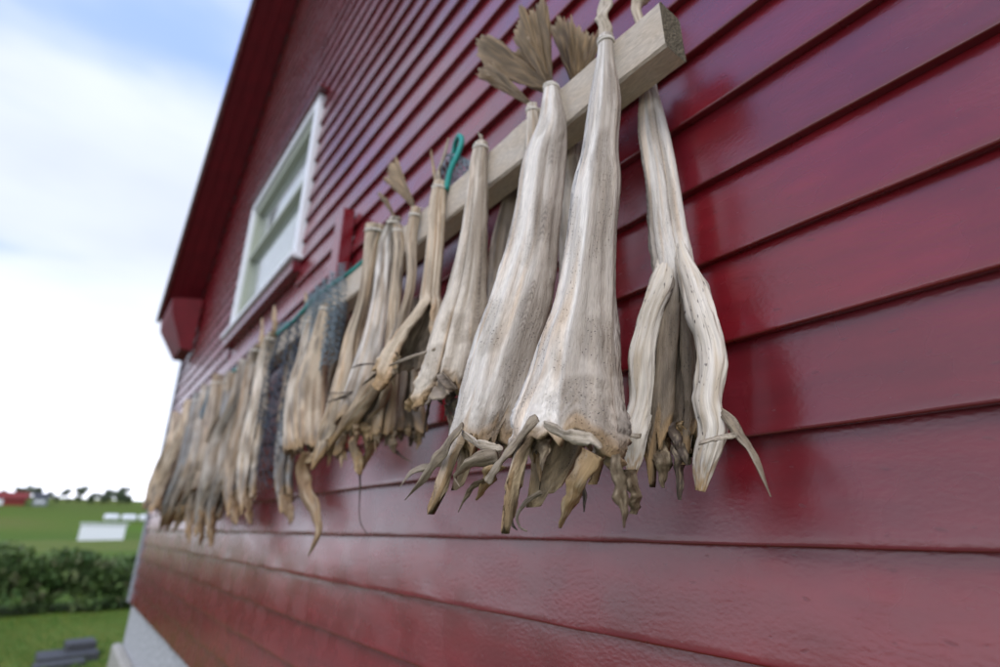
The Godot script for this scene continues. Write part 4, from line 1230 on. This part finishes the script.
		{"name": "B3", "st": [[-1.3287, 0.6635, 0.05, 0.0249, 0.0149], [-1.2847, 0.4845, 0.0659, 0.032, 0.0192], [-1.2579, 0.3295, 0.0797, 0.044, 0.0264], [-1.214, 0.2141, 0.09, 0.0519, 0.0312]], "face": 1.081, "strips": [["collar_flap", [[-1.2238, 0.2593, 0.16, 0.014], [-1.2767, 0.2021, 0.16, 0.016], [-1.3375, 0.1438, 0.16, 0.004]], 3], ["fin_ray", [[-1.3202, 0.2262, 0.1, 0.004], [-1.2445, 0.1781, 0.1, 0.003], [-1.1785, 0.1543, 0.1, 0.001]], 5]], "open": [[0, 0.02], [1, 0.5]], "od": 0.0, "th": 0.009, "rim": 0.9, "horns": [], "tone": 2, "inner": 1, "seed": 19, "label": "grey brown dried fish hanging behind the split fish and fork-tailed fish"},
		{"name": "F8", "st": [[-1.8005, 0.7881, 0.156, 0.0168, 0.0101], [-1.801, 0.6789, 0.1615, 0.0275, 0.0165], [-1.7934, 0.5988, 0.1655, 0.0341, 0.0205], [-1.7899, 0.4495, 0.1729, 0.0504, 0.0303], [-1.7298, 0.3015, 0.1803, 0.046, 0.0276], [-1.691, 0.2073, 0.185, 0.0348, 0.0209]], "face": 1.259, "open": [[0, 0.02], [1, 0.2]], "od": 2.4, "th": 0.01, "rim": 0.9, "horns": [], "tone": 3, "inner": 1, "seed": 20, "label": "tan dried fish hanging alone just right of the dark net"},
		{"name": "B4", "st": [[-1.9167, 0.8266, 0.05, 0.0304, 0.0182], [-1.9022, 0.65, 0.0588, 0.0351, 0.0211], [-1.9194, 0.4531, 0.0686, 0.034, 0.0204], [-1.8562, 0.2244, 0.08, 0.0388, 0.0233]], "face": 1.23, "open": [[0, 0.02], [1, 0.4]], "od": 0.3, "th": 0.01, "rim": 0.9, "horns": [], "tone": 2, "inner": 1, "seed": 21, "label": "grey brown dried fish behind the beam beside the lone tan fish"},
		{"name": "L1", "st": [[-2.5179, 0.8796, 0.156, 0.0246, 0.0147], [-2.5847, 0.759, 0.1609, 0.0295, 0.0177], [-2.4977, 0.5451, 0.1695, 0.0371, 0.0222], [-2.4729, 0.361, 0.1769, 0.0447, 0.0268], [-2.4328, 0.1888, 0.1839, 0.0386, 0.0232], [-2.3011, 0.0366, 0.19, 0.0259, 0.0155]], "face": 1.343, "strips": [["tail_strand", [[-2.4899, 0.8561, 0.156, 0.012], [-2.514, 0.9354, 0.156, 0.013], [-2.6117, 1.0549, 0.15, 0.006]], 3], ["collar_flap", [[-2.3825, 0.1261, 0.19, 0.02], [-2.2978, 0.0661, 0.19, 0.02], [-2.2503, 0.0143, 0.19, 0.008]], 7]], "open": [[0, 0.02], [0.6, 0.1], [1, 0.5]], "od": 0.2, "th": 0.01, "rim": 0.88, "horns": [[-0.9, 0.5, 0.1]], "tone": 1, "inner": 1, "seed": 22, "label": "brownish grey dried fish with a short tail, just left of the dark net"},
		{"name": "L1b", "st": [[-2.887, 0.8946, 0.14, 0.0328, 0.0197], [-2.8599, 0.7216, 0.1448, 0.0371, 0.0223], [-2.8335, 0.5075, 0.1506, 0.0409, 0.0246], [-2.8308, 0.3345, 0.1554, 0.0449, 0.0269], [-2.7866, 0.1677, 0.16, 0.0385, 0.0231]], "face": 1.362, "open": [[0, 0.02], [1, 0.4]], "od": 0.4, "th": 0.01, "rim": 0.88, "horns": [], "tone": 4, "inner": 1, "seed": 23, "label": "grey dried fish crowded behind the short-tailed fish left of the net"},
		{"name": "L2", "st": [[-3.0084, 0.8654, 0.156, 0.0337, 0.0202], [-2.9857, 0.6358, 0.1645, 0.0432, 0.026], [-3.1442, 0.4443, 0.1715, 0.0605, 0.0363], [-3.1302, 0.2347, 0.1793, 0.0612, 0.0367], [-3.2014, 0.088, 0.1847, 0.0479, 0.0288], [-3.1546, -0.0567, 0.19, 0.0309, 0.0186]], "face": 1.39, "strips": [["collar_flap", [[-3.1946, 0.1373, 0.19, 0.02], [-3.1757, 0.0144, 0.19, 0.022], [-3.1262, -0.0841, 0.19, 0.006]], 7]], "open": [[0, 0.02], [0.6, 0.1], [1, 0.6]], "od": 0.2, "th": 0.01, "rim": 0.86, "horns": [[-0.9, 0.5, 0.12]], "tone": 4, "inner": 1, "seed": 24, "label": "grey dried fish with the lowest hanging orange brown tip of the far group"},
		{"name": "L3", "st": [[-3.3667, 0.8801, 0.15, 0.0368, 0.0221], [-3.2487, 0.6285, 0.15, 0.0406, 0.0244], [-3.134, 0.392, 0.15, 0.0438, 0.0263], [-3.1273, 0.1857, 0.15, 0.0372, 0.0223], [-3.0776, 0.0473, 0.15, 0.0309, 0.0186]], "face": 1.382, "open": [[0, 0.02], [1, 0.4]], "od": 0.2, "th": 0.01, "rim": 0.88, "horns": [], "tone": 5, "inner": 1, "seed": 25, "label": "bluish grey dried fish in the middle of the crowded far group"},
		{"name": "L5", "st": [[-4.0815, 0.9473, 0.156, 0.0397, 0.0238], [-3.9293, 0.6735, 0.169, 0.0475, 0.0286], [-3.7839, 0.3982, 0.182, 0.0542, 0.0325], [-3.8834, 0.193, 0.1917, 0.0573, 0.0344], [-4.0954, 0.018, 0.2, 0.0523, 0.0314]], "face": 1.422, "strips": [["collar_flap", [[-3.7526, 0.2159, 0.2, 0.03], [-4.0584, 0.1083, 0.2, 0.03], [-4.3368, -0.0252, 0.2, 0.006]], 7]], "open": [[0, 0.02], [0.6, 0.1], [1, 0.6]], "od": 0.2, "th": 0.01, "rim": 0.86, "horns": [[-0.9, 0.5, 0.1]], "tone": 4, "inner": 1, "seed": 26, "label": "grey dried fish with an orange tip, beside the pale blue net bundle"},
		{"name": "L6", "st": [[-4.8128, 0.9741, 0.156, 0.0373, 0.0223], [-4.6593, 0.708, 0.1691, 0.0551, 0.033], [-4.7106, 0.4856, 0.1801, 0.0777, 0.0466], [-4.8176, 0.2712, 0.1907, 0.0932, 0.056], [-4.7587, 0.0832, 0.2, 0.0906, 0.0544]], "face": 1.45, "open": [[0, 0.02], [0.6, 0.1], [1, 0.6]], "od": 0.2, "th": 0.012, "rim": 0.86, "horns": [[-0.9, 0.5, 0.1]], "tone": 3, "inner": 1, "seed": 27, "label": "tan dried fish near the house corner, second from the left end"},
		{"name": "L7", "st": [[-5.5831, 1.0032, 0.156, 0.0376, 0.0226], [-5.1613, 0.6933, 0.171, 0.0515, 0.0309], [-5.2814, 0.4568, 0.1824, 0.0686, 0.0412], [-5.3317, 0.2178, 0.194, 0.0763, 0.0458], [-5.3719, 0.093, 0.2, 0.0675, 0.0405]], "face": 1.464, "open": [[0, 0.02], [0.6, 0.1], [1, 0.6]], "od": 0.2, "th": 0.012, "rim": 0.86, "horns": [], "tone": 3, "inner": 1, "seed": 28, "label": "brown dried fish at the far left end of the row"},
		{"name": "L8", "st": [[-2.5823, 0.8589, 0.05, 0.0282, 0.0168], [-2.4536, 0.6479, 0.0616, 0.031, 0.0186], [-2.3946, 0.4496, 0.0725, 0.0363, 0.0217], [-2.3484, 0.3126, 0.08, 0.0306, 0.0184]], "face": 1.295, "open": [[0, 0.02], [1, 0.4]], "od": 0.3, "th": 0.01, "rim": 0.88, "horns": [], "tone": 2, "inner": 1, "seed": 29, "label": "grey brown dried fish behind the dark hanging net"},
		{"name": "M1", "st": [[-2.7379, 0.8796, 0.156, 0.0271, 0.0162], [-2.8047, 0.759, 0.1609, 0.0324, 0.0195], [-2.7177, 0.5451, 0.1695, 0.0408, 0.0244], [-2.6929, 0.361, 0.1769, 0.0492, 0.0295], [-2.6528, 0.1888, 0.1839, 0.0425, 0.0255], [-2.5211, 0.0366, 0.19, 0.0285, 0.0171]], "face": 1.343, "strips": [["tail_strand", [[-2.7099, 0.8561, 0.156, 0.012], [-2.734, 0.9354, 0.156, 0.013], [-2.8317, 1.0549, 0.15, 0.006]], 3], ["collar_flap", [[-2.6025, 0.1261, 0.19, 0.02], [-2.5178, 0.0661, 0.19, 0.02], [-2.4703, 0.0143, 0.19, 0.008]], 7]], "open": [[0, 0.02], [0.6, 0.1], [1, 0.5]], "od": 0.2, "th": 0.01, "rim": 0.88, "horns": [[-0.9, 0.5, 0.1]], "tone": 2, "inner": 1, "seed": 41, "label": "grey dried fish just left of the short-tailed fish by the net"},
		{"name": "M2", "st": [[-3.3284, 0.8654, 0.156, 0.027, 0.0162], [-3.3057, 0.6358, 0.1645, 0.0346, 0.0208], [-3.4642, 0.4443, 0.1715, 0.0484, 0.029], [-3.4502, 0.2347, 0.1793, 0.049, 0.0294], [-3.5214, 0.088, 0.1847, 0.0383, 0.023], [-3.4746, -0.0567, 0.19, 0.0247, 0.0149]], "face": 1.39, "strips": [["collar_flap", [[-3.5146, 0.1373, 0.19, 0.02], [-3.4957, 0.0144, 0.19, 0.022], [-3.4462, -0.0841, 0.19, 0.006]], 7]], "open": [[0, 0.02], [0.6, 0.1], [1, 0.6]], "od": 0.2, "th": 0.01, "rim": 0.86, "horns": [[-0.9, 0.5, 0.12]], "tone": 2, "inner": 1, "seed": 42, "label": "brown dried fish left of the one with the lowest orange tip"},
		{"name": "M3", "st": [[-2.8084, 0.8654, 0.144, 0.027, 0.0162], [-2.7857, 0.6358, 0.1525, 0.0346, 0.0208], [-2.9442, 0.4443, 0.1595, 0.0484, 0.029], [-2.9302, 0.2347, 0.1673, 0.049, 0.0294], [-3.0014, 0.088, 0.1727, 0.0383, 0.023], [-2.9546, -0.0567, 0.178, 0.0247, 0.0149]], "face": 1.39, "strips": [["collar_flap", [[-2.9946, 0.1373, 0.178, 0.02], [-2.9757, 0.0144, 0.178, 0.022], [-2.9262, -0.0841, 0.178, 0.006]], 7]], "open": [[0, 0.02], [0.6, 0.1], [1, 0.6]], "od": 0.2, "th": 0.01, "rim": 0.86, "horns": [[-0.9, 0.5, 0.12]], "tone": 4, "inner": 1, "seed": 43, "label": "narrow grey dried fish right of the one with the lowest orange tip"},
		{"name": "M4", "st": [[-4.3815, 0.9473, 0.156, 0.0437, 0.0262], [-4.2293, 0.6735, 0.169, 0.0523, 0.0315], [-4.0839, 0.3982, 0.182, 0.0596, 0.0358], [-4.1834, 0.193, 0.1917, 0.063, 0.0378], [-4.3954, 0.018, 0.2, 0.0575, 0.0345]], "face": 1.422, "strips": [["collar_flap", [[-4.0526, 0.2159, 0.2, 0.03], [-4.3584, 0.1083, 0.2, 0.03], [-4.6368, -0.0252, 0.2, 0.006]], 7]], "open": [[0, 0.02], [0.6, 0.1], [1, 0.6]], "od": 0.2, "th": 0.01, "rim": 0.86, "horns": [[-0.9, 0.5, 0.1]], "tone": 5, "inner": 1, "seed": 44, "label": "grey dried fish left of the pale blue net bundle"},
		{"name": "M5", "st": [[-3.7415, 0.9473, 0.156, 0.0397, 0.0238], [-3.5893, 0.6735, 0.169, 0.0475, 0.0286], [-3.4439, 0.3982, 0.182, 0.0542, 0.0325], [-3.5434, 0.193, 0.1917, 0.0573, 0.0344], [-3.7554, 0.018, 0.2, 0.0523, 0.0314]], "face": 1.422, "strips": [["collar_flap", [[-3.4126, 0.2159, 0.2, 0.03], [-3.7184, 0.1083, 0.2, 0.03], [-3.9968, -0.0252, 0.2, 0.006]], 7]], "open": [[0, 0.02], [0.6, 0.1], [1, 0.6]], "od": 0.2, "th": 0.01, "rim": 0.86, "horns": [[-0.9, 0.5, 0.1]], "tone": 2, "inner": 1, "seed": 45, "label": "brown dried fish right of the pale blue net bundle"},
		{"name": "M8", "st": [[-2.2579, 0.8796, 0.086, 0.0221, 0.0132], [-2.3247, 0.759, 0.0909, 0.0266, 0.0159], [-2.2377, 0.5451, 0.0995, 0.0334, 0.02], [-2.2129, 0.361, 0.1069, 0.0402, 0.0241], [-2.1728, 0.1888, 0.1139, 0.0347, 0.0209], [-2.0411, 0.0366, 0.12, 0.0233, 0.014]], "face": 1.343, "strips": [["tail_strand", [[-2.2299, 0.8561, 0.086, 0.012], [-2.254, 0.9354, 0.086, 0.013], [-2.3517, 1.0549, 0.08, 0.006]], 3], ["collar_flap", [[-2.1225, 0.1261, 0.12, 0.02], [-2.0378, 0.0661, 0.12, 0.02], [-1.9903, 0.0143, 0.12, 0.008]], 7]], "open": [[0, 0.02], [0.6, 0.1], [1, 0.5]], "od": 0.2, "th": 0.01, "rim": 0.88, "horns": [[-0.9, 0.5, 0.1]], "tone": 5, "inner": 1, "seed": 48, "label": "bluish grey dried fish behind the dark net, right of the short-tailed fish"},
		{"name": "M7", "st": [[-1.9605, 0.7881, 0.156, 0.0134, 0.0081], [-1.961, 0.6789, 0.1615, 0.022, 0.0132], [-1.9534, 0.5988, 0.1655, 0.0273, 0.0164], [-1.9499, 0.4495, 0.1729, 0.0403, 0.0242], [-1.8898, 0.3015, 0.1803, 0.0368, 0.0221], [-1.851, 0.2073, 0.185, 0.0278, 0.0167]], "face": 1.259, "open": [[0, 0.02], [1, 0.2]], "od": 2.4, "th": 0.01, "rim": 0.9, "horns": [], "tone": 1, "inner": 1, "seed": 47, "label": "narrow cream dried fish touching the lone tan fish by the net"},
	]

# ------------------------------------------------------------------ what lies beyond the house

func blades(called: String, spots: Array, m: Material, tris: Array) -> MultiMeshInstance3D:
	var st := tool()
	for t in tris:
		for p in t:
			st.set_smooth_group(0)
			st.set_color(Color.WHITE)
			st.add_vertex(p)
	var mesh := done(st)
	var mm := MultiMesh.new()
	mm.transform_format = MultiMesh.TRANSFORM_3D
	mm.use_colors = true
	mm.mesh = mesh
	mm.instance_count = spots.size()
	for i in spots.size():
		mm.set_instance_transform(i, spots[i][0])
		mm.set_instance_color(i, spots[i][1])
	var o := MultiMeshInstance3D.new()
	o.name = numbered(called)
	o.multimesh = mm
	o.material_override = m
	add_child(o)
	o.set_meta("kind", "stuff")
	return o

func tuft() -> Array:
	var out := []
	for k in 6:
		var a := k * 1.05 + 0.3
		var d := Vector3(cos(a), 0, sin(a))
		var w := Vector3(-d.z, 0, d.x) * 0.035
		var b := d * 0.04
		var mid := b + d * 0.10 + Vector3.UP * 0.55
		var tip := b + d * 0.30 + Vector3.UP * (0.9 + 0.1 * sin(k * 2.0))
		out.append([b - w, b + w, mid])
		out.append([b + w, mid + w * 0.7, mid])
		out.append([mid, mid + w * 0.7, tip])
	return out

func leaf_clump() -> Array:
	var out := []
	for k in 14:
		var d := Vector3(sin(k * 2.4), cos(k * 1.7) * 0.8 + 0.2, cos(k * 3.1)).normalized()
		var side := d.cross(Vector3(0.3, 0.8, 0.5)).normalized() * 0.22
		var root := d * 0.25
		var tip := d * 1.0 + Vector3(0, -0.12, 0)
		var mid := root.lerp(tip, 0.5)
		out.append([root, mid - side, tip])
		out.append([root, tip, mid + side])
	return out

func build_background() -> void:
	rng.seed = 77
	var spots := []
	for i in 5200:
		var p := Vector3(rng.randf_range(-13.9, -7.6), GROUND, rng.randf_range(-2.5, 4.0))
		var s := rng.randf_range(0.05, 0.10)
		var c := Color(0.10, 0.21, 0.04).lerp(Color(0.19, 0.24, 0.06), rng.randf())
		spots.append([Transform3D(Basis(Vector3.UP, rng.randf() * TAU).scaled(Vector3(s * 1.6, s, s * 1.6)), p), c])
	var lawn := blades("lawn_grass", spots, mats.blade, tuft())
	tag(lawn, "short green lawn grass beyond the house corner", "grass")
	spots = []
	for i in 5200:
		var p := Vector3(rng.randf_range(-16.4, -14.3), GROUND, rng.randf_range(-7.0, 9.0))
		var hgt := 1.10 + 0.28 * noise_b.get_noise_2d(p.z * 0.55, 3.0) + 0.15 * noise_b.get_noise_2d(p.z * 2.1, 8.0)
		p.y = ground_height(p.x, p.z) + hgt * sqrt(rng.randf())
		var tone := noise_b.get_noise_2d(p.z * 1.3, p.y * 2.0)
		var c := Color(0.08, 0.145, 0.045).lerp(Color(0.19, 0.26, 0.09), clampf(rng.randf() * 0.7 + tone * 0.5, 0.0, 1.0))
		c = c.lerp(Color(0.24, 0.21, 0.13), smoothstep(0.8, 1.0, rng.randf()) * 0.7)
		var s := rng.randf_range(0.10, 0.20)
		spots.append([Transform3D(Basis.from_euler(Vector3(rng.randf_range(-0.6, 0.6), rng.randf() * TAU, rng.randf_range(-0.6, 0.6))).scaled(Vector3(s, s, s)), p), c])
	var hedge := blades("hedge", spots, mats.blade, leaf_clump())
	tag(hedge, "dark green leafy hedge growing along the far edge of the lawn", "hedge")
	# slabs on the lawn by the corner
	for q in [[Vector3(-9.55, GROUND, 0.34), 0.55, 0.10, 0.62, "lower dark grey slab lying on the lawn by the house corner"], [Vector3(-9.75, GROUND + 0.102, 0.22), 0.40, 0.085, 0.32, "smaller dark grey slab lying on top of the lower slab"], [Vector3(-9.1, GROUND, 0.42), 0.24, 0.07, 0.50, "narrow dark grey slab in front of the two stacked slabs"]]:
		var o := put("stone_slab", done(box(Vector3(-q[1] / 2.0, -0.01, -q[3] / 2.0), Vector3(q[1] / 2.0, q[2], q[3] / 2.0), 0.012)), mats.slate)
		o.position = q[0]
		o.rotation.y = 0.06
		tag(o, q[4], "slab", "slabs by the corner")
	# the white shed in the field
	var x := -98.0
	var gy := ground_height(x, -3.9)
	var shed := base("white_shed", Vector3(x, gy, -3.9))
	tag(shed, "low white shed standing alone in the green field", "shed")
	put("wall", done(box(Vector3(-1.6, -0.2, -2.6), Vector3(1.6, 2.05, 2.6), 0.02)), mats.white_paint, shed)
	put("roof", done(box(Vector3(-1.8, 2.052, -2.8), Vector3(1.8, 2.2, 2.8), 0.02, null, Transform3D(Basis(Vector3.RIGHT, -0.02), Vector3(0, 0.06, 0)))), mats.white_paint, shed)
	# bales beside the far hedge
	for k in 3:
		var bz := -8.2 - k * 3.6
		var bx := -165.0
		var st := tool()
		var ring := []
		var rad := []
		for i in 11:
			ring.append(Vector3(0, 0.8, -1.5 + i * 0.3))
			rad.append(0.8 if i > 0 and i < 10 else 0.65)
		tube(st, ring, rad, 18, Color.WHITE, 0)
		var o := put("wrapped_bale", done_indexed(st), mats.white_paint)
		o.position = Vector3(bx, ground_height(bx, bz) - 0.1, bz)
		tag(o, ["white wrapped bale nearest the fish in the far field row", "middle white wrapped bale of the far field row", "white wrapped bale at the right end of the far row"][k], "bale", "white bales in the far field")
	# red barn, grey house
	var bx2 := -215.0
	var by := ground_height(bx2, 15.5)
	var barn := base("red_barn", Vector3(bx2, by, 16.5))
	tag(barn, "small red barn on the horizon at the left edge", "barn")
	put("wall", done(box(Vector3(-3.5, -1.5, -5.5), Vector3(3.5, 1.6, 5.5), 0.03)), mats.barn_red, barn)
	put("roof", done(gable(3.9, 6.0, 1.602, 3.6)), mats.barn_red, barn)
	put("door", done(box(Vector3(3.502, -0.2, -0.8), Vector3(3.56, 1.3, 0.8), 0.01)), mats.white_paint, barn)
	by = ground_height(bx2, 7.5)
	var hs := base("grey_house", Vector3(bx2, by, 7.6))
	tag(hs, "pale grey house on the horizon right of the red barn", "house")
	put("wall", done(box(Vector3(-2.5, -1.5, -1.7), Vector3(2.5, 2.2, 1.7), 0.03)), mats.house_grey, hs)
	put("roof", done(gable(2.9, 2.0, 2.202, 3.6)), mats.slate, hs)
	put("window", done(box(Vector3(2.502, 0.6, -0.9), Vector3(2.54, 1.5, -0.1), 0.01)), mats.white_paint, hs)
	put("window", done(box(Vector3(2.502, 0.6, 0.3), Vector3(2.54, 1.5, 1.1), 0.01)), mats.white_paint, hs)
	# trees on the skyline
	var tz := [4.0, 1.0, -1.5, -4.5, -7.5, -9.5, -12.0, -14.5, 11.5, 24.0]
	var th := [3.2, 2.6, 3.4, 4.6, 5.6, 4.2, 6.0, 5.2, 3.0, 5.0]
	var names := ["small round tree beside the grey house on the skyline", "low bushy tree in the skyline gap", "small dark tree left of the taller skyline trees", "dark rounded tree left of the tallest pair on the skyline", "tall dark tree left of the notch in the skyline", "shorter tree in the notch between two tall skyline trees", "tallest dark tree of the skyline near the fish", "dark tree at the skyline partly behind the house corner", "bushy tree between red barn and grey house", "dark tree behind the red barn"]
	for i in tz.size():
		var o := skyline_tree(Vector3(-232.0 - 6.0 * (i % 3), 0, tz[i] * 1.08), th[i] * 0.7, i)
		tag(o, names[i], "tree", "trees on the skyline")

	for i in 11:
		var o := skyline_tree(Vector3(-262.0 - 5.0 * (i % 4), 0, 30.0 - i * 4.6), 3.6 + 1.2 * sin(i * 2.1), 40 + i)
		tag(o, "small dark tree of the hazy row along the far skyline", "tree", "far skyline row of trees")

func gable(hx: float, hz: float, y0: float, y1: float) -> SurfaceTool:
	var st := tool()
	var a := [Vector3(-hx, y0, -hz), Vector3(hx, y0, -hz), Vector3(0, y1, -hz)]
	var b := [Vector3(-hx, y0, hz), Vector3(hx, y0, hz), Vector3(0, y1, hz)]
	quad(st, b[1], a[1], a[2], b[2])
	quad(st, a[0], b[0], b[2], a[2])
	quad(st, a[0], a[1], b[1], b[0])
	for t in [[b[0], b[2], b[1]], [a[1], a[2], a[0]]]:
		for p in t:
			st.set_smooth_group(-1)
			st.add_vertex(p)
	return st

func skyline_tree(where: Vector3, h: float, k: int) -> Node3D:
	where.y = ground_height(where.x, where.z) - 0.1
	var o := base("skyline_tree", where)
	var st := tool()
	var n := tube(st, [Vector3.ZERO, Vector3(0.05, h * 0.3, 0), Vector3(0.0, h * 0.75, 0.1)], [0.16, 0.12, 0.03], 7, Color.WHITE, 0)
	for b in 5:
		var a := b * 1.3 + k
		n = tube(st, [Vector3(0.03, h * (0.25 + 0.07 * b), 0), Vector3(cos(a) * h * 0.25, h * (0.45 + 0.07 * b), sin(a) * h * 0.25)], [0.06, 0.02], 5, Color.WHITE, n)
	put("trunk", done_indexed(st), mats.bark, o)
	rng.seed = 400 + k
	st = tool()
	var lumps := []
	for l in 9:
		lumps.append([Vector3(rng.randf_range(-0.32, 0.32), rng.randf_range(0.35, 0.85), rng.randf_range(-0.36, 0.36)) * h, rng.randf_range(0.20, 0.32) * h])
	for i in 1300:
		var l: Array = lumps[rng.randi() % 9]
		var dir := Vector3(rng.randfn(), rng.randfn(), rng.randfn()).normalized()
		var p: Vector3 = l[0] + dir * l[1] * pow(rng.randf(), 0.4)
		if p.y < 0.12 * h:
			continue
		var u := Vector3(rng.randfn(), rng.randfn(), rng.randfn()).normalized() * 0.05 * h
		var v := u.cross(dir).normalized() * 0.05 * h
		var c := Color(0.07, 0.105, 0.06).lerp(Color(0.12, 0.15, 0.085), rng.randf())
		for q in [p - u, p + v, p + u, p - u, p + u, p - v]:
			st.set_smooth_group(-1)
			st.set_color(c)
			st.add_vertex(q)
	put("crown", done(st), mats.blade, o)
	return o
